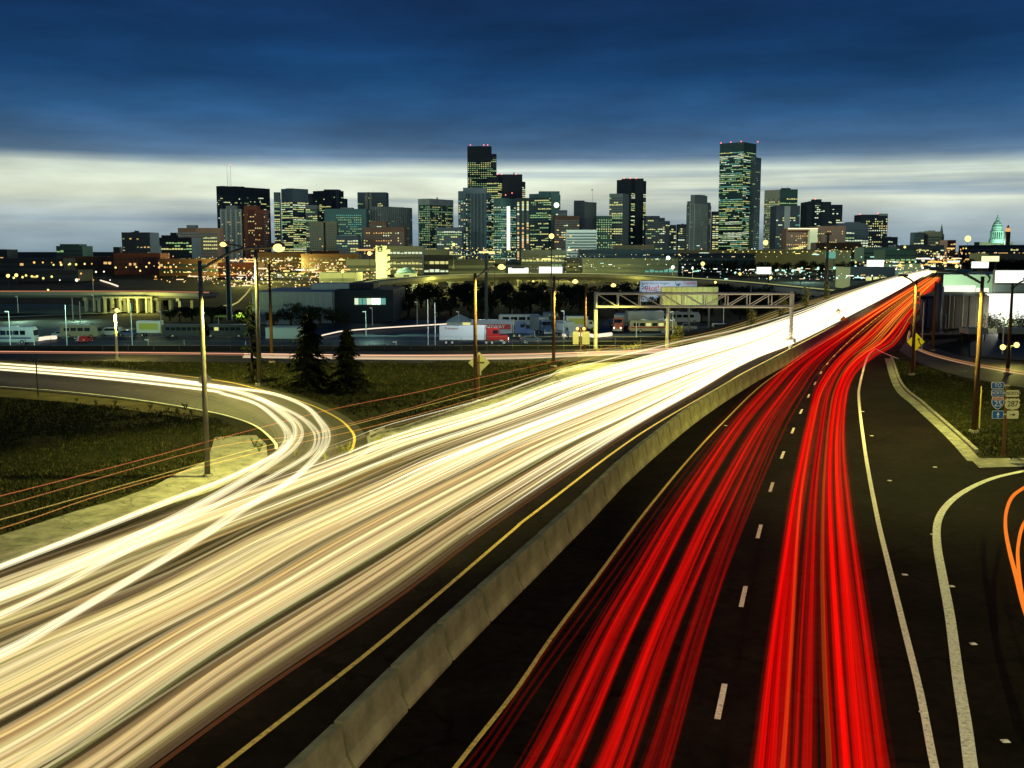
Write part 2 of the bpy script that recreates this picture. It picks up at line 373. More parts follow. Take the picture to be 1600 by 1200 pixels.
def markings():
    def one(name, px, w, m, w1=None, ext=None):
        mb = MB(); pts = smooth_line(on(px), 6)
        if ext: pts = pts + ext
        strip(mb, pts, w, .010, m, w1); o = mb.build(name); tag(o, kind='structure'); return o
    lead = [G(345, 1200) + (G(345, 1200) - G(400, 1157)) * k for k in (4, 2)]
    mb = MB(); strip(mb, lead + smooth_line(on(YA), 6), .12, .010, line_y); tag(mb.build('yellow_lane_line'), kind='structure')
    one('yellow_lane_line', YB, .10, line_y)
    one('white_lane_line', WE, .15, line_w)
    one('white_lane_line', [(1367, 544.5), (1380, 551), (1392, 556), (1404, 561)], .14, line_w)
    one('white_lane_line', W2, .24, line_w)
    one('white_lane_line', [(-300, 583), (0, 604), (125, 614), (225, 626), (310, 640), (360, 651), (400, 666), (428, 690), (432, 702)], .14, line_w)
    one('yellow_lane_line', [(-200, 557), (0, 569), (200, 580), (330, 593), (400, 607), (475, 629), (525, 652), (548, 672), (554, 687), (548, 709)], .13, line_y)
    pts = resample(smooth_line(on(DC), 8), .25)
    i = 0; n = 0
    start = min(range(len(pts)), key=lambda k: (pts[k] - G(1123, 1121)).length) - 54
    k = start
    while k < len(pts) - 8 and n < 60:
        if k >= 0:
            mb = MB(); strip(mb, pts[k:k + 8], .12, .010, line_w); tag(mb.build('lane_dash'), kind='structure')
        k += 27; n += 1
    studs = [(1348, 643), (1362, 681), (1390, 751), (1461, 730), (1458, 835), (1480, 788), (1507, 769), (1487, 916), (1521, 1006), (1571, 1158), (1414, 898), (1443, 1113), (1134, 665)]
    mb = MB(); mb.prism([(-.06, -.05), (.06, -.05), (.06, .05), (-.06, .05)], 0, .02, line_w, None, [(-.04, -.03), (.04, -.03), (.04, .03), (-.04, .03)]); me = mb.mesh('reflector')
    for a, b in studs:
        o = bpy.data.objects.new('road_reflector', me); col.objects.link(o); o.location = G(a, b, .011); o.scale = (1.3, 1.3, 1)
        tag(o, 'small pale raised reflector stuck on the dark asphalt', 'reflector', 'raised reflectors on the exit lanes')
    # transverse tar seams on the bare lane beside the barrier
markings()

# ------------------------------------------------------------------ median barrier, one piece after another
BR = [(440, 1330), (560, 1200), (640, 1108), (733, 1007), (810, 930), (930, 808), (977, 757), (1040, 700), (1100, 651), (1180, 598), (1240, 564), (1330, 508), (1400, 464), (1455, 428)]
def barrier():
    pts = resample(smooth_line(on(BR), 10), 2.6)
    prof = [(-.31, 0), (-.31, .08), (-.18, .30), (-.09, .86), (.09, .86), (.18, .30), (.31, .08), (.31, 0)]
    def seg(L):
        mb = MB(); n = len(prof); k = mb.mi(concrete_barrier)
        for x in (0, .02, L - .02, L):
            q = 1 if 0 < x < L else .96
            for (y, z) in prof: mb.v.append((x, y * q, z * (1 if q == 1 else .985)))
        for a in range(3):
            for j in range(n):
                jj = (j + 1) % n; mb.f.append((a * n + j, a * n + jj, (a + 1) * n + jj, (a + 1) * n + j)); mb.m.append(k)
        mb.f.append(tuple(reversed(range(n)))); mb.m.append(k); mb.f.append(tuple(3 * n + j for j in range(n))); mb.m.append(k)
        return mb.mesh('barrier_segment')
    me = seg(2.50)
    root = empty('median_barrier', pts[0], label='long concrete median barrier running between white and red light streams', cat='barrier')
    for i, (a, b) in enumerate(zip(pts, pts[1:])):
        d = (b - a).normalized(); nrm = Vector((-d.y, d.x, 0)) * .31
        s = bpy.data.objects.new('barrier_segment', me); col.objects.link(s); s.parent = root
        s.location = a + nrm - root.location; s.location.z = rnd.uniform(-.012, .006); s.rotation_euler = (0, 0, math.atan2(d.y, d.x) + rnd.uniform(-.004, .004))
barrier()

# ------------------------------------------------------------------ the skyline
WLIT = [emi('window_light_yellow', (.86, .84, .30), .85), emi('window_light_green', (.42, .70, .28), .72), emi('window_light_white', (.80, .92, .62), 1.0),
        emi('window_light_teal', (.18, .55, .42), .7), emi('window_light_warm', (1.0, .62, .22), .85), emi('window_light_dim', (.22, .30, .12), .8)]
BC = dict(black=(.055, .068, .085), slate=(.12, .15, .18), bluegrey=(.20, .27, .30), green=(.10, .20, .17), grey=(.34, .38, .35), pale=(.66, .70, .62),
          brown=(.17, .09, .06), brick=(.34, .11, .07), olive=(.26, .24, .15), cream=(.66, .62, .42), teal=(.18, .34, .32))
def bm(c): return mat('facade_' + c, BC[c], .75, noise=(.03, .25))
glass_far = mat('facade_glass', (.045, .075, .078), .35, spec=.5)
red_beacon = emi('red_beacon_glow', (1, .16, .14), 3)
def windows(mb, o, d, nrm, W, z0, z1, fh=3.9, bay=3.6, lit=.3, run=.35, cols=(0, 1, 2), style='band', fill=.50, seed=0, dark=True):
    r = random.Random(seed); nf = max(1, int((z1 - z0 - 1.5) / fh)); nb = max(1, int(W / bay)); bw = W / nb; off = (z1 - z0 - nf * fh) / 2
    for f in range(nf):
        za = z0 + off + f * fh + fh * (1 - fill) / 2; zb = za + fh * fill
        if dark and style == 'band':
            a = o + d * .6 + nrm * .06; b = o + d * (W - .6) + nrm * .06
            mb.face([(a.x, a.y, za), (b.x, b.y, za), (b.x, b.y, zb), (a.x, a.y, zb)], glass_far)
        p = lit * r.uniform(.25, 1.9); on_ = r.random() < p; c = r.choice(cols)
        if r.random() < .10: p = min(1, lit * 4)
        for k in range(nb):
            if r.random() < (1 - run): on_ = r.random() < p; c = r.choice(cols) if r.random() < .4 else c
            m = {'slot': .30, 'band': .10}.get(style, .24)
            a = o + d * (k * bw + bw * m) + nrm * .12; b = o + d * ((k + 1) * bw - bw * m) + nrm * .12
            if on_:
                top = zb if r.random() < .75 else za + (zb - za) * .6
                mb.face([(a.x, a.y, za), (b.x, b.y, za), (b.x, b.y, top), (a.x, a.y, top)], WLIT[c])
            elif dark and style != 'band':
                mb.face([(a.x, a.y, za), (b.x, b.y, za), (b.x, b.y, zb), (a.x, a.y, zb)], glass_far)
def plan(x0, x1, D, xc=None, alpha=35, depth=None):
    """footprint in the world of a building whose silhouette runs x0..x1; xc = its near corner"""
    if xc is None:
        a = Vector((X(x0, 392, D), D)); b = Vector((X(x1, 392, D), D)); w = (b - a).length; dp = depth or min(w, 40)
        return [a, b, b + Vector((0, dp)), a + Vector((0, dp))], 2
    al = R(alpha); k = Vector((X(xc, 392, D), D)); wl = (xc - x0) * D / F / math.cos(al); wr = (x1 - xc) * D / F / math.sin(al)
    u = Vector((-math.cos(al), math.sin(al))); v = Vector((math.sin(al), math.cos(al)))
    return [k + u * wl, k, k + v * wr, k + u * wl + v * wr], 3
sid = [100]
def block(root, x0, x1, ytop, D, xc=None, colr='slate', zb=PLAIN, alpha=35, depth=None, name='tower_block', cap=3.5, win=True, ribs=None, fdark=None, parapet=True, z0w=4, **kw):
    sid[0] += 1
    pl, nv = plan(x0, x1, D, xc, alpha, depth); zt = Zh(ytop, D); ox, oy = root.location.x, root.location.y
    lp = [(p.x - ox, p.y - oy) for p in pl]; m = bm(colr)
    mb = MB(); mb.prism(lp, zb, zt, m)
    c = sum((Vector(p) for p in lp), Vector((0, 0))) / 4
    if parapet:
        q = [tuple(c + (Vector(p) - c) * 1.004) for p in lp]; mb.prism(q, zt, zt + .8, m)
    o = mb.build(name, root); o.location.z = 0
    if win:
        wm = MB(); faces = [(0, 1)] if nv == 2 else [(0, 1), (1, 2)]
        for fi, (i, j) in enumerate(faces):
            a, b = Vector(lp[i]), Vector(lp[j]); d = (b - a); W = d.length; d.normalize(); nrm = Vector((d.y, -d.x))
            k2 = dict(kw)
            if fi == 1 and 'right' in kw: k2.update(kw['right'])
            k2.pop('right', None); k2.pop('left', None)
            if fi == 0 and 'left' in kw: k2.update(kw['left'])
            if k2.get('lit', .3) < 0: continue
            windows(wm, a.to_3d(), d.to_3d(), nrm.to_3d(), W, zb + z0w, zt - cap, seed=sid[0] * 7 + fi, **k2)
            if ribs:
                rm = MB(); nb = max(1, int(W / ribs[0]))
                for k in range(nb + 1):
                    p = a + d * (W * k / nb) + nrm * .35; ang = math.atan2(d.y, d.x)
                    T = Matrix.Translation((p.x, p.y, 0)) @ Matrix.Rotation(ang, 4, 'Z'); rm.box(-ribs[1] / 2, ribs[1] / 2, -.4, .4, zb, zt - (ribs[3] if len(ribs) > 3 else 0), bm(ribs[2]), T)
                tag(rm.build('rib', root), kind='stuff')
        if wm.f: tag(wm.build('window_grid', root), kind='stuff')
    return lp, zt
def tower(name, label, x0, x1, ytop, D, **kw):
    pl, _ = plan(x0, x1, D, kw.get('xc'), kw.get('alpha', 35), kw.get('depth'))
    c = sum(pl, Vector((0, 0))) / 4
    root = empty(name, (c.x, c.y, 0), label=label, cat=kw.pop('cat', 'building'))
    block(root, x0, x1, ytop, D, **kw)
    q = random.Random(int(x0 * 13 + D)); k = D / F; lp = [Vector((p.x - c.x, p.y - c.y)) for p in pl]; zt = Zh(ytop, D)
    if x1 - x0 > 14:
        for i in range(q.choice((1, 2, 2, 3))):
            u = Vector((0, 0)); u = lp[0].lerp(lp[2], q.uniform(.3, .7)); w = (x1 - x0) * k * q.uniform(.06, .16); h = q.uniform(.5, 1.9) * k; mb = MB()
            mb.box(u.x - w, u.x + w, u.y - w * .6, u.y + w * .6, zt, zt + h, bm(q.choice(('slate', 'grey', 'black')))); mb.build('roof_unit', root)
        if q.random() < .45: u = lp[0].lerp(lp[2], q.uniform(.35, .65)); mb = MB(); mb.cyl(u.x, u.y, zt, zt + q.uniform(2, 5) * k, .18 * k, .08 * k, bm('slate'), 4); mb.build('aerial', root)
    return root
def beacon(root, px, py, D, h=3):
    p = P(px, py, D); mb = MB(); mb.cyl(0, 0, -h, 0, .25, .2, dark_metal, 5); mb.ball((0, 0, .5), 1.15, red_beacon, 6, 4)
    o = mb.build('beacon', root); o.location = p - root.location
def mast(root, px, y0, y1, D, r=.35, name='antenna_mast'):
    p = P(px, y1, D); h = Zh(y0, D) - Zh(y1, D); mb = MB(); mb.cyl(0, 0, 0, h, r, r * .5, bm('grey'), 5)
    o = mb.build(name, root); o.location = p - root.location

Y, GR, WH, TE, WA, DI = 0, 1, 2, 3, 4, 5
b = tower('office_tower', 'stepped dark block with red antenna light, left of the cluster behind the brick tower', 339, 406, 291, 2150, xc=351, colr='black', lit=.10, run=.3, cols=(Y, WH, DI), cap=16)
mast(b, 355.5, 258, 291, 2150); mast(b, 361, 256, 291, 2150); mast(b, 358, 270, 291, 2150, .2); beacon(b, 360, 258, 2150)
b = tower('apartment_tower', 'pale concrete ribbed apartment tower directly in front of the black antenna tower', 347, 378, 327, 1850, colr='grey', lit=.12, cols=(WA, Y), style='slot', ribs=(7.5, 2.6, 'pale'), bay=3.2)
block(b, 355, 372, 322, 1860, colr='grey', name='roof_block', win=False)
b = tower('apartment_tower', 'red brick apartment tower edged with stacked balconies, right of the pale ribbed one', 378, 416, 328, 1840, xc=399, colr='brick', lit=.14, cols=(WA, Y, WA), style='punch', bay=4, fill=.5)
block(b, 383, 404, 322, 1850, colr='brick', name='roof_block', win=False)
bmb = MB(); zt = Zh(330, 1850)
for k in range(26):
    z = zt - 3.9 * (k + 1); bmb.box(X(414, 392, 1850) - b.location.x, X(419.5, 392, 1850) - b.location.x, -14, -8, z, z + .9, bm('grey'))
tag(bmb.build('balcony', b), kind='stuff')
b = tower('office_tower', 'tall rounded office tower banded with bright yellow-green lit floors', 438, 479, 295, 2000, xc=459, colr='bluegrey', lit=.62, run=.78, cols=(Y, Y, GR, WH), cap=22, alpha=40)
block(b, 430, 439, 301, 2012, colr='bluegrey', name='tower_wing', lit=.5, run=.8, cols=(Y, GR), cap=14)
b = tower('office_tower', 'black broad office tower behind the banded lit towers', 487, 535, 298, 2250, xc=519, colr='black', lit=.12, run=.6, cols=(Y, GR, DI), cap=10)
block(b, 533, 543, 311, 2255, colr='black', name='tower_wing', lit=.2, cols=(Y, GR)); block(b, 508, 531, 296.5, 2262, colr='slate', name='roof_block', win=False)
tower('office_tower', 'narrow slate slab squeezed between the lit rounded tower and the black one', 478, 490, 303, 2300, colr='slate', lit=.06)
tower('office_tower', 'grey horizontally banded block with lit floors, beside the rounded tower', 479, 497, 321, 1950, colr='grey', lit=.35, run=.8, cols=(Y, GR))
b = tower('office_tower', 'teal grey slab whose middle is a grid of small green windows', 508, 573, 327, 1900, colr='teal', lit=-1, parapet=True)
wm = MB(); a0 = X(526, 392, 1900) - b.location.x; ww = X(566, 392, 1900) - X(526, 392, 1900)
windows(wm, Vector((a0, 1900 - b.location.y, 0)), Vector((1, 0, 0)), Vector((0, -1, 0)), ww, 20, Zh(333, 1900), fh=4.0, bay=3.4, lit=.75, run=.5, cols=(GR, GR, TE), style='punch', fill=.4, seed=31)
tag(wm.build('window_grid', b), kind='stuff')
block(b, 533, 552, 325, 1906, colr='grey', name='roof_block', win=False)
tower('apartment_tower', 'dim olive twin slab with almost no lit windows, left one of the pair', 484, 506, 347, 1700, colr='olive', lit=.03, cols=(WA,), style='punch')
tower('apartment_tower', 'dim olive slab with one warm column of windows, right one of the pair', 509, 527, 347, 1705, colr='olive', lit=.06, cols=(WA,), style='punch')
b = tower('office_tower', 'dark glass tower split by one white vertical stripe', 560, 605, 301, 2200, colr='bluegrey', lit=.14, run=.6, cols=(Y, GR, DI), cap=8)
mb = MB(); mb.box(X(572, 392, 2200) - b.location.x, X(576, 392, 2200) - b.location.x, -22, -20.4, PLAIN, Zh(300.5, 2200), bm('cream')); mb.box(X(578.5, 392, 2200) - b.location.x, X(582, 392, 2200) - b.location.x, -22, -20.4, PLAIN, Zh(300.5, 2200), bm('cream')); mb.build('pale_stripe', b)
tower('office_tower', 'grey slab with pale vertical ribs and a light cornice', 578, 638, 323, 1950, xc=596, colr='grey', lit=.10, cols=(DI, GR), style='slot', ribs=(5.2, 1.4, 'pale', 0), cap=10)
b = tower('hotel', 'low dark brown block in front of the pale ribbed slab', 568, 632, 356, 1650, colr='brown', lit=.16, cols=(Y, WH, WA), style='punch')
block(b, 578, 604, 347, 1655, colr='brown', name='upper_block', lit=.12, cols=(Y, WH)); 
tower('office_building', 'small dark cube with bright yellow floor lights below the green grid slab', 526, 560, 369, 1600, colr='black', lit=.5, cols=(Y, WH, GR), bay=4)
b = tower('office_tower', 'slender tower with white piers and a pale crown standing alone between gaps of sky', 654, 705, 318, 1900, xc=672, colr='green', lit=.45, run=.6, cols=(GR, Y, GR), style='slot', bay=3.2, ribs=(14.5, 1.5, 'pale', 0), cap=2)
block(b, 653, 706, 311, 1898, xc=671.5, colr='pale', zb=Zh(320, 1900), name='crown', win=False); mast(b, 683, 308, 311, 1910, 1.6, 'roof_unit')
tower('office_building', 'dark mid-rise with scattered windows at the foot of the white-pier tower', 683, 722, 356, 1700, colr='slate', lit=.28, cols=(GR, Y, WH))
b = tower('hotel_tower', 'octagonal hotel tower with warm and teal balcony bays', 716, 767, 299, 1780, xc=728, colr='bluegrey', lit=.34, run=.3, cols=(WH, TE, WA, Y, TE), style='punch', bay=5, fh=3.4, fill=.6, cap=10)
block(b, 724, 760, 294, 1790, colr='bluegrey', name='crown', win=False); block(b, 737, 754, 291, 1795, colr='black', name='roof_block', win=False)
for k, xx in enumerate((733, 744, 755, 763)):
    mb = MB(); mb.box(X(xx, 392, 1778) - b.location.x - .8, X(xx, 392, 1778) - b.location.x + .8, 1770 - b.location.y, 1777 - b.location.y, PLAIN, Zh(303, 1778), bm('black')); mb.build('pier', b)
b = tower('skyscraper', 'tallest black tower left of centre, gridded with small lit windows under a blank crown', 731, 768, 229, 2250, colr='black', lit=.85, run=.5, cols=(GR, GR, Y), style='punch', fill=.42, bay=4.2, cap=30)
block(b, 767, 776, 241, 2256, colr='black', name='tower_wing', lit=.25, run=.8, cols=(TE, GR, DI), cap=4)
for xx in (735, 756, 762): beacon(b, xx, 227, 2250)
b = tower('office_tower', 'broad dark tower with bright yellow floors behind the hotel tower', 761, 822, 277, 2100, xc=778, colr='black', lit=.6, run=.75, cols=(Y, Y, GR, WH), cap=9, alpha=20)
block(b, 776, 816, 273, 2120, colr='black', name='roof_block', win=False); mast(b, 803, 269, 273, 2110, 1.5, 'roof_unit')
for xx in (777, 784, 806): beacon(b, xx, 272.5, 2100, 2)
for xx, yy in ((790, 305), (800, 302)): beacon(b, xx, yy, 2090, 1)
b = tower('office_tower', 'pale green lit tower with one blazing white vertical strip', 771, 806, 310, 1800, xc=783, colr='teal', lit=.72, run=.5, cols=(GR, TE, WH), style='punch', bay=3, fill=.5, cap=12)
mb = MB(); mb.box(X(792, 392, 1795) - b.location.x, X(797, 392, 1795) - b.location.x, 1780 - b.location.y, 1784 - b.location.y, 10, Zh(323, 1795), emi('atrium_light', (.85, 1, .78), 1.6)); mb.build('lit_atrium', b)
tower('office_tower', 'dark tower with lit vertical slots right of the blazing white strip', 806, 828, 310, 1790, colr='black', lit=.62, run=.75, cols=(WH, Y, WA), style='slot', bay=7.6, fill=.85)
b = tower('office_tower', 'green grey stepped office tower carrying a small white emblem near its top', 827, 877, 303, 2000, xc=857, colr='teal', lit=.34, run=.7, cols=(GR, GR, DI, Y), alpha=25)
block(b, 842, 874, 299.5, 2010, colr='teal', name='roof_block', win=False)
mb = MB(); p = P(869.5, 320.5, 1975); mb.cyl(0, 0, 0, .8, 5.2, 5.2, emi('emblem_light', (.8, 1, .7), 1.8), 8, Matrix.Rotation(R(90), 4, 'X')); o = mb.build('emblem', b); o.location = p - b.location
b = tower('office_building', 'dark brown stepped roofs right behind the bright sodium star', 866, 905, 338, 1800, colr='brown', lit=.18, cols=(WA, WH, Y))
block(b, 868, 886, 329, 1803, colr='slate', name='roof_block', lit=.05)
b = tower('office_tower', 'two-tone slab, dark windows left and blank concrete right, with a roof flag', 897, 933, 316, 1950, xc=913, colr='grey', left=dict(lit=.2, cols=(WH, GR, TE), style='band'), right=dict(lit=-1), alpha=42)
block(b, 896.5, 912.7, 314, 1949, colr='slate', name='dark_face', win=False, depth=4)
mast(b, 926, 297, 315, 1950, .3, 'flagpole'); mb = MB(); mb.box(0, 3, -.1, .1, 0, 1.8, bm('slate')); o = mb.build('flag', b); o.location = P(924, 297.5, 1950) - b.location
b = tower('office_tower', 'dark blue-topped tower with lit floors right of a blank grey slab', 964, 1013, 281, 2050, xc=985, colr='black', lit=.5, run=.85, cols=(Y, GR, WH), cap=22, left=dict(lit=.05))
block(b, 972, 1004, 279.5, 2062, colr='black', name='roof_block', win=False)
for xx in (975, 985, 994): beacon(b, xx, 279, 2060, 2)
b = tower('office_tower', 'blank grey slab with yellow-green floors on its left side', 952, 986, 303, 1900, xc=972, colr='grey', lit=.4, run=.8, cols=(Y, GR), right=dict(lit=-1), alpha=20)
tower('office_building', 'stepped mid-rise peppered with yellow-green windows beside the blank grey slab', 931, 956, 338, 1850, colr='green', lit=.5, cols=(Y, GR, GR), style='punch', fill=.45)
b = tower('office_building', 'grey block with a curved sloping roofline falling to the right', 1008, 1030, 338, 1950, colr='slate', lit=.12, cols=(Y, GR))
for (a_, c_, y_) in ((1028, 1038, 341), (1036, 1046, 346), (1044, 1056, 352)): block(b, a_, c_, y_, 1950 + (a_ - 1000) * .1, colr='slate', name='stepped_bay', lit=.2, cols=(Y, WH))
tower('office_building', 'black low block in the gap left of the ribbed grey tower', 1059, 1076, 351, 1900, colr='black', lit=.12, cols=(WH, Y))
b = tower('office_tower', 'grey ribbed tower with raised crown just left of the tallest skyscraper', 1078, 1110, 305, 1880, xc=1084, colr='grey', lit=.04, cols=(DI,), style='slot', ribs=(4.6, 1.3, 'pale', 14), cap=16)
block(b, 1073, 1119, 315, 1895, xc=1080, colr='grey', name='lower_block', lit=.05, cols=(DI, Y), style='slot', ribs=(4.6, 1.3, 'grey', 5))
tower('office_tower', 'thin dark tower edge with bright windows between ribbed tower and skyscraper', 1112, 1122, 331, 1950, colr='black', lit=.5, cols=(Y, WH), bay=5)
b = tower('skyscraper', 'tallest green-lit skyscraper with four red roof beacons', 1126, 1185, 222.5, 2050, xc=1158, colr='green', lit=.52, run=.7, cols=(GR, GR, Y, WH, TE), fh=3.55, bay=2.9, fill=.5, cap=14, alpha=38)
block(b, 1166, 1190, 246, 2068, xc=1176, colr='bluegrey', name='tower_wing', lit=.06, cols=(DI, GR), cap=4)
for xx, yy in ((1126.5, 224), (1142, 222.5), (1158, 221.5), (1184, 222)): beacon(b, xx, yy, 2052, 2)
b = tower('office_tower', 'two-tone tower, glowing cream west face and dark glass front', 1196, 1243, 297, 1950, xc=1216, colr='cream', lit=.55, run=.3, cols=(Y, GR, DI), style='punch', bay=3, fill=.5, right=dict(lit=-1), alpha=40, cap=14)
block(b, 1216, 1243.5, 296.5, 1949, colr='green', name='glass_front', depth=6, lit=.28, run=.8, cols=(Y, GR), cap=12); mast(b, 1222, 291, 297, 1960); mast(b, 1230, 290, 297, 1960); block(b, 1220, 1232, 294.5, 1960, colr='black', name='roof_block', win=False)
b = tower('office_tower', 'dark tower with pale glass stair stripe in front of the cream-sided tower', 1211, 1248, 322, 1800, colr='slate', lit=.12, cols=(WH, Y, TE))
mb = MB(); mb.box(X(1223.5, 392, 1800) - b.location.x, X(1232.5, 392, 1800) - b.location.x, 1798.5 - b.location.y, 1799.8 - b.location.y, PLAIN, Zh(322, 1800), bm('pale')); mb.build('pale_stripe', b)
b = tower('office_tower', 'black twin tower with bright glass stripe and red roof light, right of the centre gap', 1258, 1296, 316, 1900, colr='black', lit=.04, cols=(WH,))
block(b, 1295, 1314, 320.5, 1903, colr='black', name='tower_wing', lit=.16, cols=(WH, Y)); block(b, 1268, 1281, 312, 1898, colr='black', name='stair_tower', win=False)
wm = MB(); windows(wm, Vector((X(1271, 392, 1897) - b.location.x, 1897.2 - b.location.y, 0)), Vector((1, 0, 0)), Vector((0, -1, 0)), 10, 10, Zh(315, 1897), fh=3.6, bay=3.2, lit=.75, cols=(WH, DI, WH), seed=5); tag(wm.build('window_grid', b), kind='stuff')
beacon(b, 1274, 311.5, 1898, 1)
b = tower('hotel', 'wide brown hotel slab outlined by a lit roofline with one bright end column', 1228, 1262, 358, 1550, colr='brown', lit=.3, cols=(WA, Y), style='punch', bay=3, fh=3.1)
block(b, 1275, 1320, 354, 1555, colr='brown', name='hotel_wing', lit=.22, cols=(WA, Y), style='punch', bay=3, fh=3.1)
mb = MB(); mb.box(X(1262, 392, 1548) - b.location.x, X(1274, 392, 1548) - b.location.x, -26, -10, PLAIN, Zh(357, 1548), bm('cream')); mb.build('end_wall', b)
mb = MB(); mb.box(X(1228, 392, 1547) - b.location.x, X(1274, 392, 1547) - b.location.x, -28, -26.5, Zh(358.3, 1547), Zh(356.6, 1547), emi('cornice_light', (1, .92, .5), 1.6)); mb.build('lit_cornice', b)
b = tower('office_building', 'broad dark block with a low vaulted roof and rows of yellow windows', 1308, 1356, 352, 1650, colr='slate', lit=.4, run=.6, cols=(Y, GR, WH), bay=4)
for (a_, c_, y_) in ((1316, 1350, 349.6), (1324, 1343, 347.8)): block(b, a_, c_, y_, 1652 + (y_ < 349), colr='slate', name='vault_step', win=False)
b = tower('office_tower', 'yellow-lit dark office tower, last high one before the gap of sky', 1344, 1385, 336, 1850, colr='black', lit=.72, run=.3, cols=(Y, Y, WA, WH), style='punch', bay=3.6, cap=3)
block(b, 1371, 1385, 334.5, 1848, colr='pale', zb=Zh(337, 1850), name='roof_sign', win=False, depth=4); beacon(b, 1344, 335, 1850, 1); beacon(b, 1372, 333.5, 1850, 1)
tower('office_building', 'small black block leaning against the foot of the yellow-lit tower', 1383, 1402, 371, 1750, colr='black', lit=.12, cols=(WH,))
b = tower('office_building', 'mid-rise with lit dark left wing and blank tan right wing', 1427, 1443, 364, 1500, colr='black', lit=.5, cols=(Y, WH), bay=4)
block(b, 1443, 1470, 362.5, 1505, colr='olive', name='tan_wing', lit=.03, cols=(Y,)); block(b, 1448, 1460, 361, 1508, colr='grey', name='roof_block', win=False)
b = empty('church', P(1470, 385, 1550) * 1, label='dark pointed church spire beside the tan mid-rise', cat='church'); b.location.z = 0
mb = MB(); mb.cyl(0, 0, Zh(366, 1550), Zh(349.5, 1550), 2.8, .1, bm('slate'), 8); mb.build('spire', b); mb = MB(); mb.box(-3, 3, -3, 3, PLAIN, Zh(366, 1550), bm('slate')); mb.build('tower', b)
tower('office_building', 'flat low dark block at the left edge of the frame', -25, 11, 391, 1100, colr='black', lit=.12, cols=(WA, WH))
b = tower('office_building', 'lonely dark green block with one bright floor, on the left horizon', 88, 129, 385.5, 1150, colr='green', lit=.25, run=.85, cols=(GR, WH), cap=1)
block(b, 94, 124, 382.5, 1153, colr='green', name='upper_block', lit=.3, run=.8, cols=(GR, WH), zb=0); 
tower('office_building', 'tiny dark block left of the tall warm-windowed block', 177, 187, 387, 1200, colr='black', lit=0)
b = tower('apartment_tower', 'upright dark block with warm windows and a tiny roof hut, left part of the skyline', 191, 235, 364, 1300, colr='slate', lit=.2, cols=(WA, Y, DI), style='punch', bay=4, fh=3.4, fill=.45)
block(b, 211, 217, 361.5, 1304, colr='slate', name='roof_hut', win=False)
tower('office_building', 'low slate block in the notch right of the warm-windowed block', 235, 248, 385, 1350, colr='slate', lit=.02)
b = tower('office_building', 'stepped dark building flecked with green-lit floors', 246, 300, 372, 1400, colr='black', lit=.32, run=.6, cols=(GR, GR, Y))
block(b, 253, 279, 368.5, 1404, colr='black', name='upper_block', win=False); block(b, 267, 277, 364.5, 1408, colr='black', name='roof_block', win=False)
b = tower('apartment_tower', 'dark brown blank tower with a raised roof hut behind the green-flecked building', 279, 309, 357, 1600, colr='brown', lit=.03, cols=(WA,))
block(b, 293, 307, 352.5, 1605, colr='slate', name='roof_hut', win=False)
b = tower('office_building', 'brown block whose right half glows with yellow-green floors', 308, 341, 357, 1500, colr='brown', lit=.0, cols=(Y,))
wm = MB(); windows(wm, Vector((X(318, 392, 1500) - b.location.x, 1499.8 - b.location.y, 0)), Vector((1, 0, 0)), Vector((0, -1, 0)), 20, 8, Zh(367, 1500), fh=5, bay=2.6, lit=.7, run=.8, cols=(Y, GR, Y), fill=.4, seed=8); tag(wm.build('window_grid', b), kind='stuff')

# the domed statehouse and its neighbours
def capitol():
    D = 2600; root = empty('capitol', (X(1556, 392, D), D, 0), label='domed statehouse lit pale green on the right horizon', cat='capitol')
    s = D / F; lit_ = mat('lit_stone', (.40, .62, .50), .8); z = lambda y: Zh(y, D)
    mb = MB(); mb.box(-26 * s, 26 * s, 0, 30, PLAIN, z(378), bm('olive')); mb.build('wing', root)
    mb = MB(); mb.cyl(0, 0, z(380), z(374), 11 * s, 11 * s, lit_, 20); mb.build('drum_base', root)
    mb = MB(); mb.cyl(0, 0, z(374), z(362), 7 * s, 7 * s, bm('green'), 20); mb.build('drum', root)
    for i in range(18):
        a = 2 * math.pi * i / 18; mb = MB(); mb.cyl(9 * s * math.cos(a), 9 * s * math.sin(a), z(374), z(363), .7 * s, .6 * s, lit_, 6); mb.build('column', root)
    mb = MB(); mb.cyl(0, 0, z(363), z(361), 9.8 * s, 9.8 * s, lit_, 20); mb.build('cornice', root)
    mb = MB(); mb.lathe(0, 0, [(8.2 * s, z(361)), (8 * s, z(357)), (7 * s, z(352)), (5.2 * s, z(348)), (3 * s, z(345))], lit_, 20); mb.build('dome', root, True)
    mb = MB(); mb.lathe(0, 0, [(2.6 * s, z(345)), (2.4 * s, z(341)), (1.2 * s, z(340)), (.9 * s, z(337)), (.1, z(335))], lit_, 10); mb.build('lantern', root)
    for dx in (-30, 0, 30):
        l = bpy.data.lights.new('floodlight', 'POINT'); l.energy = 1.3e5; l.color = (.62, 1, .78); l.shadow_soft_size = 3; o = bpy.data.objects.new('floodlight', l); col.objects.link(o); o.location = (root.location.x + dx, D - 75, z(379))
capitol()
b = empty('clock_tower', (X(1574, 392, 2500), 2500, 0), label='slim brown clock tower with an orange lit top beside the dome', cat='tower'); s = 2500 / F
mb = MB(); mb.box(-3.4 * s, 3.4 * s, 0, 8, PLAIN, Zh(362, 2500), bm('brown')); mb.build('shaft', b)
mb = MB(); mb.box(-2.6 * s, 2.6 * s, -.5, 6, Zh(362, 2500), Zh(356, 2500), emi('belfry_light', (1, .5, .16), .9)); mb.build('belfry', b); mb = MB(); mb.cyl(0, 3, Zh(356, 2500), Zh(351, 2500), 2.6 * s, .3, bm('brown'), 8); mb.build('cap', b)

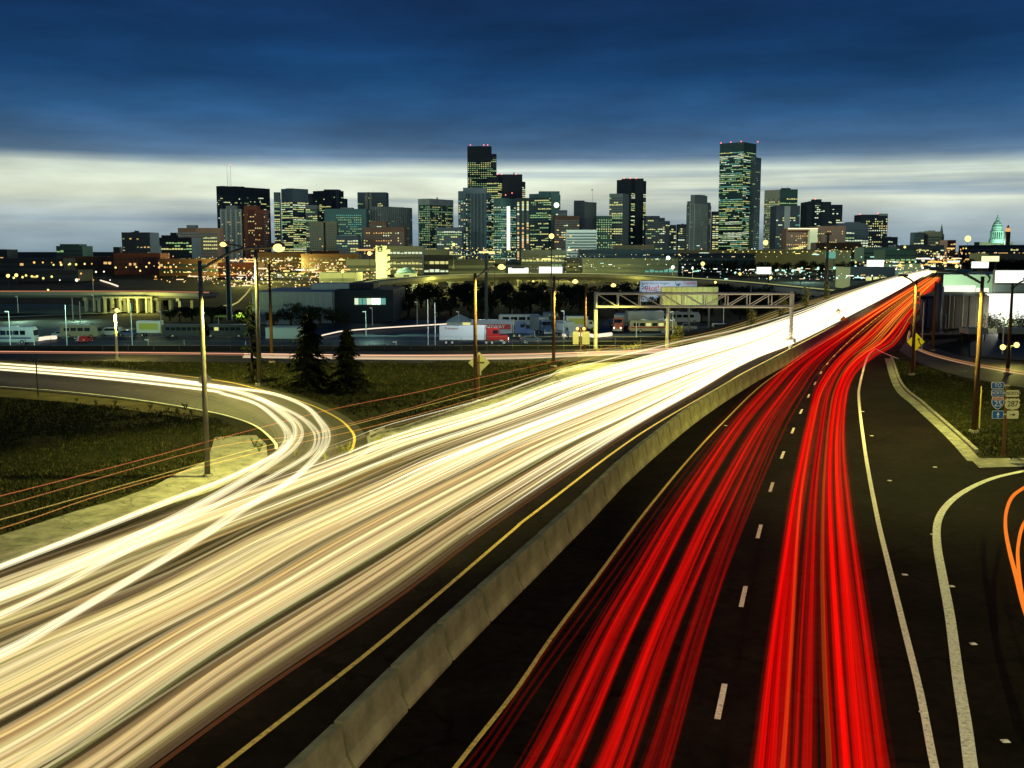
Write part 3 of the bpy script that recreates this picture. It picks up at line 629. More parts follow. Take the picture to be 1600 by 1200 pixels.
# ------------------------------------------------------------------ low city between the plain and the towers
def low(label, x0, x1, yt, D, c='slate', cat='building', name='low_building', **kw):
    kw.setdefault('z0w', 1); kw.setdefault('cap', .8); kw.setdefault('fh', 4); kw.setdefault('depth', 25)
    return tower(name, label, x0, x1, yt, D, colr=c, cat=cat, **kw)
low('long dark red brick warehouse below the warm-windowed block', 177, 250, 397, 900, 'brick', lit=.05, cols=(WA,), style='punch')
low('long low brown shed with rust lines left of the near lamp pole', 247, 346, 406, 850, 'brown', lit=.05, cols=(WA,))
low('low dark block under the single lit floor building', 95, 180, 402, 950, 'brown', lit=.05, cols=(WH, WA))
low('flat black roofline at the far left above the yellow lamps', -60, 98, 405, 900, 'black', lit=.03, cols=(WA,))
low('dark parcel depot near the far left lamps', 30, 120, 424, 700, 'black', lit=.04, cols=(WA,))
low('brick loft under the antenna tower', 340, 400, 412, 800, 'brick', lit=.10, cols=(WA, Y), style='punch')
low('brown loft building below the rounded lit tower', 402, 470, 396, 1100, 'brown', lit=.10, cols=(WA, Y), style='punch')
low('red-brown terrace beneath the olive slabs', 470, 560, 398, 1000, 'brown', lit=.18, cols=(WA, Y), style='punch')
low('warehouse with a line of orange lamps along its cornice', 484, 530, 393, 1200, 'brown', lit=.9, run=.9, cols=(WA, Y), fh=8, fill=.2)
low('pale flat-roofed shed in the middle of the orange lights', 540, 588, 407, 760, 'grey', lit=.04, cols=(WA,))
low('cream depot with a gabled shed in front of the lit silo', 498, 556, 428, 600, 'grey', lit=.1, cols=(Y,))
low('parking deck with bright yellow decks behind the lit silo', 602, 660, 386, 900, 'grey', lit=.85, run=.92, cols=(Y, Y, WH), fh=4.4, fill=.35, bay=3)
low('second parking deck with open lit floors beneath the white-pier tower', 655, 700, 391, 1000, 'slate', lit=.5, run=.9, cols=(Y, WH), fh=5, fill=.35)
low('dark building with one long bright strip below the hotel tower', 662, 712, 400, 800, 'black', lit=.5, run=.95, cols=(WH, Y), fh=6, fill=.35)
low('black warehouse with teal lit strip left of the two white hoardings', 700, 790, 407, 760, 'black', lit=.12, run=.9, cols=(TE, WH))
low('four-level parking deck with green lit floors behind the white hoardings', 815, 884, 392, 900, 'grey', lit=.7, run=.8, cols=(GR, Y), fh=3.6, fill=.4, bay=3)
low('long slate shed right of the four-level parking deck', 884, 960, 404, 850, 'slate', lit=.06, cols=(TE, WH))
low('cream low-rise with evenly lit windows left of the green lamp star', 885, 932, 360, 1500, 'grey', lit=.03, cols=(WA,))
low('pale classical hall with a row of dim windows near the green lamp star', 958, 1022, 384, 1150, 'cream', lit=.2, cols=(DI, Y), style='punch')
low('dark railway shed with teal lit doorway strips', 910, 1060, 405, 800, 'slate', lit=.10, run=.92, cols=(TE, WH))
b = low('railway terminal with tall arched windows behind the billboards', 905, 1062, 391, 1000, 'bluegrey', lit=0.02, cols=(WH,))
for xx in (987, 1009):
    mb = MB(); q = Vector((X(xx, 392, 998) - b.location.x, 999.2 - b.location.y)); pts = [(-2.6, 0), (2.6, 0), (2.6, 4)] + [(2.6 * math.cos(R(a)), 4 + 2.6 * math.sin(R(a))) for a in (30, 60, 90, 120, 150)] + [(-2.6, 4)]
    mb.face([(q.x + u, q.y, v + PLAIN + 5) for u, v in pts], WLIT[2]); mb.build('arched_window', b)
b = low('long viaduct wall crowned with a string of round lamps', 1060, 1330, 391, 1100, 'olive', lit=-1, name='station_wall', cat='wall', depth=8, parapet=False)
low('black tree-shaded freight shed right of the terminal', 1062, 1180, 397, 950, 'black', lit=.03, cols=(WA,))
low('brown apartment block with speckled yellow windows under the vaulted roof', 1275, 1345, 380, 1300, 'brown', lit=.35, cols=(Y, GR, WA), style='punch', bay=3)
low('pale green roofed market building right of the skyline towers', 1350, 1402, 388, 900, 'teal', lit=.5, run=.9, cols=(GR, WH, GR), fh=3.4, fill=.4)
low('layered green parking deck next to the market building', 1383, 1432, 392, 800, 'green', lit=.6, run=.92, cols=(GR, Y), fh=3.2, fill=.35)
low('dark block under the tan mid-rise', 1400, 1475, 384, 1200, 'slate', lit=.25, cols=(Y, WH), bay=4)
low('small church-like dark block on the boulevard', 1480, 1493, 376, 1400, 'brown', lit=.05, cols=(WA,))
low('low dark wooded block below the statehouse dome', 1510, 1660, 384, 1400, 'black', lit=.06, cols=(Y, WA))
low('flat roofed dark store at the right edge above the white hoarding', 1545, 1680, 398, 600, 'olive', lit=.03, cols=(WA,))
low('grey warehouse left of the boulevard glare', 1330, 1400, 420, 560, 'grey', lit=.12, cols=(WH, Y))
low('two-storey lit shopfronts just left of the freeway vanishing point', 1378, 1440, 414, 700, 'olive', lit=.45, cols=(WA, Y))
# ornament: the lit silo tower and its cube-shaped neighbour, each with a dark emblem panel
lit_yg = mat('wall_lit_yellow_green', (.62, .66, .40), .7)  # yellow-green floodlighting put into the wall colour
b = empty('silo_tower', (X(595, 392, 540), 540, 0), label='tall pale tower flooded yellow-green with a dark emblem panel at its top', cat='tower')
w = 8 * 540 / F
mb = MB(); mb.box(-w, w, 0, 5, PLAIN, Zh(384, 540), lit_yg); mb.build('shaft', b)
for k in range(5): 
    mb = MB(); mb.box(w, w + 1.6, .5, 3.5, Zh(440 - k * 11, 540), Zh(434 - k * 11, 540), lit_yg); mb.build('stair_landing', b)
def emblem_panel(root, px, py, D, s):
    p = P(px, py, D) - root.location; k = s * D / F; mb = MB(); mb.box(p.x - k, p.x + k, p.y - .2, p.y, p.z - k, p.z + k, dark_metal); e = mb.build('emblem_panel', root)
    mb = MB()
    for a_, b_ in (((-.55, -.6), (0, .7)), ((0, .7), (.3, .0)), ((-.3, -.15), (.65, -.6))):
        mb.tube([(p.x + a_[0] * k, p.y - .28, p.z + a_[1] * k), (p.x + b_[0] * k, p.y - .28, p.z + b_[1] * k)], k * .12, lit_yg, 4)
    mb.build('emblem', e)
emblem_panel(b, 594, 390, 538.5, 3.6)
b = empty('storage_building', (X(632, 392, 520), 520, 0), label='pale cubic storehouse with rounded roof and a dark emblem panel on its wall', cat='building')
w = 15.5 * 520 / F
mb = MB(); mb.box(-w, w, 0, 14, PLAIN, Zh(427, 520), lit_yg); mb.build('wall', b); mb = MB(); mb.lathe(0, 7, [(w * 1.1, Zh(427, 520)), (w * .8, Zh(422, 520)), (w * .3, Zh(418.5, 520)), (.1, Zh(418, 520))], bm('teal'), 14); mb.build('roof', b, True)
emblem_panel(b, 635, 434, 519.5, 4.2)

# ------------------------------------------------------------------ city lights: lamp globes far away
def lamp_lib():
    lib = {}
    for nm, c, r in (('yellow', (1, .85, .25), .62), ('warm', (1, .52, .14), .6), ('white', (1, 1, .85), .55), ('teal', (.55, 1, .8), .6), ('small', (1, .7, .4), .36)):
        e = emi('street_light_glow_' + nm, c, 1.5); pm = MB(); pm.cyl(0, 0, -7, -.3, .09, .06, dark_metal, 4); gm = MB(); gm.ball((0, 0, 0), r, e, 8, 6); lib[nm] = (pm.mesh('post'), gm.mesh('globe', True))
    return lib
LIB = lamp_lib(); far_counts = 0
def far_lamp(px, py, D, kind, label, group, s=1):
    post, globe = LIB[kind]; r = empty('street_lamp', P(px, py, D), label=label, cat='street lamp', group=group); r.scale = (s, s, s)
    for nm, me in (('post', post), ('globe', globe)):
        o = bpy.data.objects.new(nm, me); col.objects.link(o); o.parent = r
_ONES = 'first second third fourth fifth sixth seventh eighth ninth tenth eleventh twelfth thirteenth fourteenth fifteenth sixteenth seventeenth eighteenth nineteenth'.split(); _TENS = {20: 'twent', 30: 'thirt', 40: 'fort', 50: 'fift', 60: 'sixt', 70: 'sevent', 80: 'eight', 90: 'ninet'}
def ordinal(n):
    if n < 20: return _ONES[n - 1]
    t, o = n // 10 * 10, n % 10
    return _TENS[t] + 'ieth' if o == 0 else _TENS[t] + 'y-' + _ONES[o - 1]
def number_from_left(group, phrase):
    xs_ = []
    for o in col.objects:
        if o.get('group') == group and o.parent is None: xs_.append((o.location.x / max(o.location.y, 1), o))
    xs_.sort(key=lambda t: t[0])
    for i, (_, o) in enumerate(xs_): o['label'] = ordinal(i + 1) + ' from the left of ' + phrase
def field(name, n, xr, yr, Dr, kinds, label, group, seed, s=(.7, 1.5), stuff=True):
    r = random.Random(seed); mbs = MB(); cols_ = {k: M['street_light_glow_' + k] for k in LIB}; i = 0
    while i < n:
        # one street: lamps at even spacing along a line over the plain, or a small cluster in a yard
        u = r.random(); py = yr[0] + (yr[1] - yr[0]) * u; D = Dr[1] + (Dr[0] - Dr[1]) * u ** .7 * r.uniform(.85, 1.0); px = r.uniform(*xr); k = r.choice(kinds); base = P(px, py, D); sc_ = r.uniform(*s)
        m_ = r.choice((1, 1, 3, 5, 8)) if stuff else r.choice((1, 2, 4)); ang = r.choice((.35, -1.0, 0.0, 1.35)) + r.uniform(-.1, .1); sp = r.uniform(5, 13) * D / 700
        for j in range(m_):
            if i >= n: break
            p = base + Vector((math.cos(ang), math.sin(ang), 0)) * sp * j; i += 1; kk = k if r.random() < .85 else r.choice(kinds); q_ = sc_ * r.uniform(.7, 1.3) * p.y / 700
            if r.random() < .10: q_ *= 1.7
            if stuff:
                if r.random() < .16: w_ = q_ * r.uniform(1, 4); mbs.box(p.x - w_, p.x + w_, p.y, p.y + .3, p.z - q_ * .4, p.z + q_ * .35, cols_[kk])
                else: mbs.ball(tuple(p), .5 * q_, cols_[kk], 6, 4)
            else:
                post, globe = LIB[kk]; ro = empty('street_lamp', p, label=label, cat='street lamp', group=group); ro.scale = (q_, q_, q_)
                for nm, me in (('post', post), ('globe', globe)): o = bpy.data.objects.new(nm, me); col.objects.link(o); o.parent = ro
    if stuff: tag(mbs.build(name), label=label, cat='city lights', kind='stuff')
field('distant_lights', 420, (345, 500), (404, 450), (500, 1050), ['warm', 'yellow', 'small', 'small', 'white'], 'dense glitter of warm yard lights left of centre below the towers', '', 11, (.28, .95))
field('distant_lights', 150, (240, 345), (400, 448), (500, 1000), ['warm', 'small', 'small', 'yellow'], 'scattered orange yard lights left of the near lamp poles', '', 12, (.28, .9))
field('distant_lights', 130, (490, 600), (402, 447), (520, 950), ['warm', 'yellow', 'small', 'small'], 'warm yard lights around the foot of the lit silo', '', 13, (.28, .95))
field('distant_lights', 170, (1040, 1330), (419, 437), (450, 700), ['white', 'teal', 'teal', 'small'], 'teal and white lot lights above the curved overpass', '', 14, (.3, .8))
field('distant_lights', 60, (1330, 1440), (404, 432), (500, 900), ['warm', 'yellow', 'small', 'white'], 'small warm lights left of the freeway vanishing point', '', 15, (.3, .9))
field('distant_lights', 170, (1432, 1512), (388, 424), (520, 1400), ['warm', 'yellow', 'warm', 'small'], 'orange boulevard lamps beyond the freeway vanishing point', '', 16, (.35, 1.05))
field('distant_lights', 140, (660, 1030), (396, 428), (560, 900), ['white', 'small', 'yellow', 'teal'], 'sparse white lights among the parking decks', '', 17, (.22, .6))
field('street_lamp', 34, (0, 250), (408, 440), (560, 900), ['yellow', 'white', 'warm'], 'one of the yellow street lamps strung over the dark far left streets', 'street lamps over the far left streets', 18, (.7, 1.2), False)
field('street_lamp', 26, (1020, 1330), (416, 430), (480, 640), ['teal', 'white'], 'one of the teal lot lamps standing behind the curved overpass', 'lot lamps behind the curved overpass', 19, (.7, 1.2), False)
field('distant_lights', 150, (600, 1060), (386, 412), (800, 1500), ['yellow', 'teal', 'white', 'small', 'yellow'], 'lights at the feet of the central towers above the parking decks', '', 21, (.3, .8))
field('distant_lights', 110, (1060, 1430), (382, 402), (800, 1500), ['yellow', 'teal', 'yellow', 'small'], 'lights at the feet of the right-hand towers behind the long wall', '', 22, (.3, .75))
field('distant_lights', 90, (1330, 1480), (404, 424), (520, 900), ['yellow', 'warm', 'white', 'teal'], 'bright lights crowding round the freeway vanishing point', '', 23, (.5, 1.3))
for i in range(34):
    px = 1130 + i * 10.2 + rnd.uniform(-2, 2)
    if 1222 < px < 1236 or 1262 < px < 1274: continue
    far_lamp(px, 393.2 + rnd.uniform(-.6, .8), 1090, 'yellow', 'one of the round lamps strung along the long viaduct wall', 'round lamps along the viaduct wall', .95)
for i in range(8): far_lamp(15 + i * 9 + rnd.uniform(-3, 3), 432 + rnd.uniform(-3, 3), 640, 'yellow', 'one of the yellow lamps bunched at the far left yard', 'yellow lamps of the far left yard', 1.1)

# ------------------------------------------------------------------ the plain: lot, lanes, overpasses
LOT = -10.7
def Gp(px, py, z=LOT): return G(px, py, z)
lot_m = mat('lot_pavement', (.018, .026, .045), .6, noise=(.06, .4)); teal_m = mat('lit_pavement', (.30, .36, .32), .8, noise=(.1, .3))  # lit lanes: teal lamplight put into a paler pavement colour
sheet('parking_lot', [Vector((-330, 172, 0)), Vector((-20, 172, 0)), Vector((20, 205, 0)), Gp(1160, 512), Gp(1010, 502), Gp(640, 500), Gp(300, 512), Gp(0, 512), Vector((-330, 275, 0))], LOT, lot_m)
def lane(name, pxs, w, z, m):
    mb = MB(); strip(mb, smooth_line([Gp(a, b) for a, b in pxs], 8), w, z, m); return tag(mb.build(name), kind='structure')
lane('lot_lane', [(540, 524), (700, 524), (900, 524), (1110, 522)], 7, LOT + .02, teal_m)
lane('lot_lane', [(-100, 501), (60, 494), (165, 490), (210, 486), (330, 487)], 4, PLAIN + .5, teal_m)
lane('lot_lane', [(600, 524), (660, 512), (760, 502), (860, 500)], 6, LOT + .03, lot_m)
bank = MB(); pts = [Vector((X(px, 476, 372), 372, Zh(475 if px < 120 else 475 + (px - 120) * .28, 372))) for px in (-160, -60, 0, 60, 110, 140, 165)]; lo = [Vector((X(px, 492, 334), 334, PLAIN + .3)) for px in (-180, -70, -5, 55, 112, 145, 168)]
for i in range(6): bank.face([lo[i], lo[i + 1], pts[i + 1], pts[i]], mat('teal_lit_bank', (.12, .22, .18), .9, noise=(.15, .4)))  # teal lamplight on the slope painted into its colour
tag(bank.build('embankment'), kind='structure')

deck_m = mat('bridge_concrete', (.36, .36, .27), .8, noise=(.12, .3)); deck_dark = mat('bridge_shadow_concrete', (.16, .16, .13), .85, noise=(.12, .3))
def overpass(name, label, pts, wdt, z, thick, rail, piers, pw, ground=PLAIN, cap=True, two=False):
    pts = [Vector((p.x, p.y, 0)) for p in pts]; c = pts[len(pts) // 2]; root = empty(name, c, label=label, cat='overpass')
    dm, gm, rm, rm2 = MB(), MB(), MB(), MB(); L = []
    for i, p in enumerate(pts):
        d = pts[min(i + 1, len(pts) - 1)] - pts[max(i - 1, 0)]; d.normalize(); n = Vector((-d.y, d.x, 0)); q = p - c; L.append((q - n * wdt / 2, q + n * wdt / 2, n))
    for (a, b, n), (e, f, n2) in zip(L, L[1:]):
        def bx(mb, o0, o1, z0, z1, m):
            A = [a + n * o0, a + n * o1, e + n2 * o0, e + n2 * o1]
            v = [(A[0].x, A[0].y, z0), (A[1].x, A[1].y, z0), (A[3].x, A[3].y, z0), (A[2].x, A[2].y, z0), (A[0].x, A[0].y, z1), (A[1].x, A[1].y, z1), (A[3].x, A[3].y, z1), (A[2].x, A[2].y, z1)]
            k = len(mb.v); mb.v += v
            for f_ in ((0, 3, 2, 1), (4, 5, 6, 7), (0, 1, 5, 4), (1, 2, 6, 5), (2, 3, 7, 6), (3, 0, 4, 7)): mb.f.append(tuple(k + j for j in f_)); mb.m.append(mb.mi(m))
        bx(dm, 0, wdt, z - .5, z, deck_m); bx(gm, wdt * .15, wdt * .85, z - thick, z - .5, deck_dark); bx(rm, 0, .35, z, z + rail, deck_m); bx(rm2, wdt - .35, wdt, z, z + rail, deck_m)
    dm.build('deck', root); gm.build('girder', root); rm.build('parapet', root); rm2.build('parapet', root)
    for k in piers:
        i = min(len(pts) - 1, max(0, int(k * (len(pts) - 1)))); p = pts[i] - c; n = L[i][2]
        mb = MB(); ang = math.atan2(n.y, n.x); T = Matrix.Translation((p.x, p.y, 0)) @ Matrix.Rotation(ang, 4, 'Z')
        for off in (-wdt * .28, wdt * .28): mb.box(off - pw / 2, off + pw / 2, -pw / 2, pw / 2, ground, z - thick - (.9 if cap else 0), deck_m, T)
        if cap: mb.box(-wdt * .42, wdt * .42, -pw * .6, pw * .6, z - thick - .9, z - thick, deck_m, T)
        mb.build('pier', root)
    return root
zv = -3.3
vp = smooth_line(on([(560, 447), (610, 439), (690, 433.5), (780, 431), (870, 430.5), (950, 431.5), (1050, 436.5), (1150, 443.5), (1250, 453.5), (1345, 464)], zv), 8)
overpass('curved_overpass', 'long curved concrete overpass sweeping behind the gantry and billboards', vp, 11, zv, 1.9, .9, [.14, .2, .26, .32, .38, .44, .5, .56, .63, .72, .81], 1.3)
vp2 = [Vector((X(px, 455, 497), 497, 0)) for px in range(640, 1010, 30)]
overpass('lower_bridge', 'low flat road bridge running beneath the curved overpass', vp2, 8, Zh(459, 497), 1.2, .8, [.1, .3, .5, .7, .9], 1.2, cap=False)
zb = Zh(458, 350)
vp3 = [Vector((X(px, 458, 350), 350 - max(0, px - 240) * .10, 0)) for px in range(-160, 360, 20)]
overpass('road_bridge', 'long flat road bridge on the left with lit arched piers', vp3, 10, zb, 1.3, .5, [.62, .655, .69, .725, .76, .80, .86, .95], 1.1)
# lit abutment of arches under the left bridge
b = empty('arched_abutment', (X(205, 470, 352), 352, 0), label='lit cream arcade of piers beneath the left road bridge', cat='bridge wall')
for i, px in enumerate((163, 175, 187, 200, 214, 228, 236)):
    mb = MB(); x = X(px, 470, 343) - b.location.x; mb.box(x - .32, x + .32, -9, -8, PLAIN, Zh(466, 343), deck_m); mb.build('arch_pier', b)
mb = MB(); mb.box(X(160, 470, 343) - b.location.x, X(238, 470, 343) - b.location.x, -9, -8, Zh(466, 343), Zh(463.5, 343), deck_m); mb.build('arch_beam', b)
mb = MB(); mb.box(X(160, 470, 352) - b.location.x, X(250, 470, 352) - b.location.x, 2, 3, PLAIN, Zh(463, 352), mat('ochre_wall', (.30, .24, .08), .9, noise=(.2, .4))); mb.build('back_wall', b)
# small trails on those roads
def thin_trail(name, pts, r, m, label, cat='light trail', group=None, kind=None):
    mb = MB(); mb.tube(pts, r, m, 6); o = mb.build(name, smooth=True); tag(o, label, cat, group, kind); return o
pink = emi('tail_trail_dim', (.34, .15, .08), 1.0); cream_t = emi('head_trail_cream', (.62, .48, .30), 1.0); amber_t = emi('amber_trail', (.62, .26, .06), 1.0); redt = emi('tail_trail_red', (.5, .05, .02), 1.0)
thin_trail('light_trail', [Vector((X(px, 458, 346), 346 - max(0, px - 240) * .10, zb + .75)) for px in range(-160, 360, 20)], .22, pink, 'dull pink light trail along the left road bridge')
thin_trail('light_trail', [Vector((X(px, 455, 494), 494, Zh(458, 497) + 1.0)) for px in range(640, 1010, 30)], .22, cream_t, 'cream light trail on the low bridge below the curved overpass')
thin_trail('light_trail', [Vector((p.x, p.y, zv + 1.05)) for p in vp], .14, emi('green_gold_trail', (.42, .44, .16), 1.0), 'faint gold light trail along the top of the curved overpass')
thin_trail('light_trail', [Gp(*q, LOT + .6) for q in ((503, 524), (530, 518), (560, 515), (600, 512), (650, 509), (700, 506))], .15, emi('head_trail_bright', (1, .82, .6), 1.2), 'short cream light trail curving into the lot right of the big spruce')
thin_trail('light_trail', [Gp(*q, LOT + .6) for q in ((60, 530), (72, 528), (88, 527))], .42, M['head_trail_bright'], 'short blazing white trail in the lot between the coach and the motorhome')
thin_trail('light_trail', [Gp(*q, LOT + .6) for q in ((880, 523), (905, 522), (930, 525), (955, 522))], .42, M['head_trail_bright'], 'short blazing cream trail under the gantry left post')
thin_trail('light_trail', [Gp(*q, PLAIN + 1) for q in ((157, 438), (170, 442), (184, 447))], .45, M['head_trail_bright'], 'white trail of a vehicle descending a far street on the left')
thin_trail('light_trail', [G(*q, -8.0) for q in ((350, 478), (362, 477), (372, 472), (384, 460), (396, 444), (404, 428))], .26, emi('olive_trail', (.46, .40, .12), 1.0), 'olive light trail climbing beside the second lamp pole')

# grey warehouse and its lit office wing
wh = empty('warehouse', (X(484, 480, 296), 296, 0), label='long windowless grey warehouse with a paler lower band behind the parking lot', cat='warehouse')
D = 290; zg = mat('warehouse_cladding', (.42, .48, .46), .7, noise=(.1, .2)); zl = mat('warehouse_band', (.62, .68, .62), .7, noise=(.1, .2)); zd = mat('warehouse_dark', (.035, .04, .045), .8)
lx = lambda px, D=D: X(px, 480, D) - wh.location.x
mb = MB(); mb.box(lx(394), lx(519), -6, 30, Zh(481, D), Zh(456, D), zg); mb.build('upper_wall', wh)
mb = MB(); mb.box(lx(394), lx(519), -6.25, 30, Zh(491, D), Zh(481, D), zl); mb.build('lower_band', wh)
mb = MB(); mb.box(lx(394), lx(519), -6, 30, PLAIN, Zh(491, D), zg); mb.build('base_wall', wh)
for px in range(400, 519, 10):
    mb = MB(); mb.box(lx(px), lx(px) + .12, -6.08, -6, Zh(481, D), Zh(456.5, D), zl); mb.build('cladding_joint', wh)
mb = MB(); mb.box(lx(519), lx(612), -2, 30, PLAIN, Zh(454, D), zd); mb.build('dark_wing', wh)
mb = MB(); mb.box(lx(472), lx(534), 8, 20, Zh(456, D), Zh(444, D + 8), zl); mb.build('roof_plant', wh)
mb = MB(); mb.box(lx(534), lx(574), 8, 20, Zh(456, D), Zh(443.5, D + 8), zd); mb.build('roof_plant', wh)
for i, (a_, c_, k) in enumerate(((551, 557, WLIT[2]), (558, 563, WLIT[3]), (564, 569, WLIT[3]), (570, 577, WLIT[2]), (577.5, 585, emi('office_light', (.8, 1, .85), 1.6)), (585.5, 592, M['office_light']), (592.5, 600, WLIT[3]))):
    mb = MB(); mb.box(lx(a_), lx(c_), -2.2, -2.05, Zh(477, D), Zh(467, D), k); mb.build('window', wh)
tank = empty('tank_shed', Gp(441, 529), label='low pale teal-lit shed in the lot behind the conifers', cat='shed'); mb = MB(); k = groundD(529, LOT) / F
mb.box(-26 * k, 26 * k, 0, 6, 0, 16.5 * k, mat('teal_lit_wall', (.60, .70, .62), .6)); mb.build('wall', tank); mb = MB(); mb.box(-26.5 * k, 26.5 * k, -.2, 6.2, 16.5 * k, 17.3 * k, steel_pale); mb.build('roof', tank)  # teal lamplight tinted into the white wall

# ------------------------------------------------------------------ vehicles on the lot
def wheel_mesh():
    mb = MB(); T = Matrix.Rotation(R(90), 4, 'X'); mb.cyl(0, 0, -.13, .13, .5, .5, rubber, 12, T); t = mb.mesh('tyre')
    mb = MB(); mb.cyl(0, 0, -.15, .15, .26, .26, galv, 10, T); return t, mb.mesh('rim')
TY, RIM = wheel_mesh()
def wheels(root, xs, w, r=1.0):
    for x in xs:
        for s in (-1, 1):
            o = bpy.data.objects.new('wheel', TY); col.objects.link(o); o.parent = root; o.location = (x, s * w / 2, .5 * r); o.scale = (r, 1, r)
            q = bpy.data.objects.new('rim', RIM); col.objects.link(q); q.parent = o
def part(root, name, *boxes):
    mb = MB()
    for b_ in boxes: mb.box(*b_)
    return mb.build(name, root)
def paint(name, c): return mat('paint_' + name, c, .35, 0, spec=.5)
PW, PR, PB, PYL, PT, PG = paint('white', (.72, .74, .70)), paint('red', (.40, .02, .015)), paint('blue', (.06, .10, .22)), paint('yellow', (.55, .55, .08)), paint('tan', (.38, .33, .20)), paint('grey', (.30, .33, .36))
head = emi('headlight_glow', (1, .95, .7), 4); tail = emi('taillight_glow', (1, .08, .04), 2); win_m = glass_dark
def text(root, s, size, loc, m, rx=90, ry=0, rz=0, sx=1, name='lettering', align='CENTER', ext=.01):
    c = bpy.data.curves.new(name, 'FONT'); c.body = s; c.size = size; c.align_x = align; c.align_y = 'CENTER'; c.extrude = ext; c.materials.append(m)
    t_ = bpy.data.objects.new('text_source', c); col.objects.link(t_); bpy.context.view_layer.update(); me = bpy.data.meshes.new_from_object(t_.evaluated_get(bpy.context.evaluated_depsgraph_get())); bpy.data.objects.remove(t_)
    o = bpy.data.objects.new(name, me); col.objects.link(o); o.parent = root; o.location = loc; o.rotation_euler = (R(rx), R(ry), R(rz)); o.scale = (sx, 1, 1); return o
def semi(loc, rz, label, trailer, cab, L=12.5, stripe=None, word=None, lit=True):
    t = empty('semi_truck', loc, rz, label, 'truck'); h = L / 2
    part(t, 'trailer', (-h - 2, h - 2, -1.25, 1.25, 1.15, 4.05, trailer)); part(t, 'trailer_rail', (-h - 2, h - 2, -1.28, 1.28, 1.02, 1.14, galv))
    if stripe: part(t, 'stripe', (-h - 1.6, h - 2.4, -1.275, -1.252, 1.9, 3.1, stripe))
    if word: text(t, word, 1.15, (-1.5, -1.30, 2.5), PW)
    c = MB(); c.prism([(h - 1.5, -1.2), (h + 1.3, -1.2), (h + 1.3, 1.2), (h - 1.5, 1.2)], 1.0, 3.5, cab, None, [(h - 1.5, -1.1), (h + .9, -1.1), (h + .9, 1.1), (h - 1.5, 1.1)]); c.build('cab', t)
    c = MB(); c.prism([(h + 1.3, -1.0), (h + 3.0, -.9), (h + 3.0, .9), (h + 1.3, 1.0)], .9, 2.0, cab, None, [(h + 1.2, -.9), (h + 2.9, -.8), (h + 2.9, .8), (h + 1.2, .9)]); c.build('hood', t)
    part(t, 'side_window', (h - .2, h + .8, -1.17, 1.17, 2.35, 3.1, win_m)); part(t, 'windscreen', (h + 1.0, h + 1.12, -.95, .95, 2.3, 3.2, win_m)); part(t, 'bumper', (h + 3.02, h + 3.15, -1.1, 1.1, .5, .95, galv))
    for y in (-.8, .8): part(t, 'headlight', (h + 3.02, h + 3.12, y - .15, y + .15, 1.1, 1.4, head if lit else galv))
    for y in (-1.0, 1.0): c = MB(); c.cyl(h - 1.75, y, 1.0, 4.1, .09, .09, galv, 6); c.build('exhaust_stack', t)
    wheels(t, (-h - .6, -h + .7, h - 1.6, h - .4, h + 2.2), 2.3); return t
def box_truck(loc, rz, label, body, cab):
    t = empty('box_truck', loc, rz, label, 'truck'); part(t, 'cargo_box', (-3.6, 1.9, -1.2, 1.2, .95, 3.7, body)); part(t, 'side_panel', (-3.1, 1.4, -1.22, -1.205, 1.7, 3.2, PYL if body is PW else PW))
    c = MB(); c.prism([(2.0, -1.05), (4.2, -1.0), (4.2, 1.0), (2.0, 1.05)], .6, 1.6, cab); c.prism([(2.0, -1.0), (3.6, -.98), (3.6, .98), (2.0, 1.0)], 1.6, 2.6, cab, None, [(2.05, -.9), (3.1, -.88), (3.1, .88), (2.05, .9)]); c.build('cab', t)
    part(t, 'side_window', (2.3, 3.1, -.99, .99, 1.75, 2.35, win_m)); 
    for y in (-.75, .75): part(t, 'headlight', (4.2, 4.28, y - .14, y + .14, .95, 1.2, galv))
    wheels(t, (-2.4, 3.3), 2.1, .9); return t
def coach(loc, rz, label, body, L=12, h=3.3, nwin=7, stripe=None, roof_ac=True, name='coach', cat='bus', litwin=0):
    t = empty(name, loc, rz, label, cat); a = L / 2
    c = MB(); T = Matrix.Rotation(R(90), 4, 'X'); pr = [(-a, .45), (a - .2, .45), (a, 1.2), (a - .15, h - .5), (a - .55, h), (-a + .3, h), (-a, h - .35)]; c.prism(pr, -1.2, 1.2, body, T); c.build('body', t)
    if stripe: part(t, 'stripe', (-a + .2, a - .6, -1.225, -1.205, 1.15, 1.45, stripe))
    step = (L - 2.4) / nwin
    for i in range(nwin):
        x = -a + .9 + i * step; part(t, 'window', (x, x + step * .8, -1.23, 1.23, h * .55, h * .8, WLIT[0] if (i * 7 + litwin) % 5 < litwin else win_m))
    part(t, 'windscreen', (a - .12, a + .01, -1.0, 1.0, h * .5, h * .82, win_m))
    if roof_ac:
        for x in (-a * .4, a * .35): part(t, 'roof_unit', (x - .6, x + .6, -.5, .5, h, h + .28, PW))
    for y in (-.9, .9): part(t, 'headlight', (a - .05, a + .05, y - .14, y + .14, .8, 1.05, galv)); part(t, 'taillight', (-a - .03, -a + .05, y - .12, y + .12, .9, 1.2, tail))
    wheels(t, (-a * .55, a * .62), 2.2, .9); return t
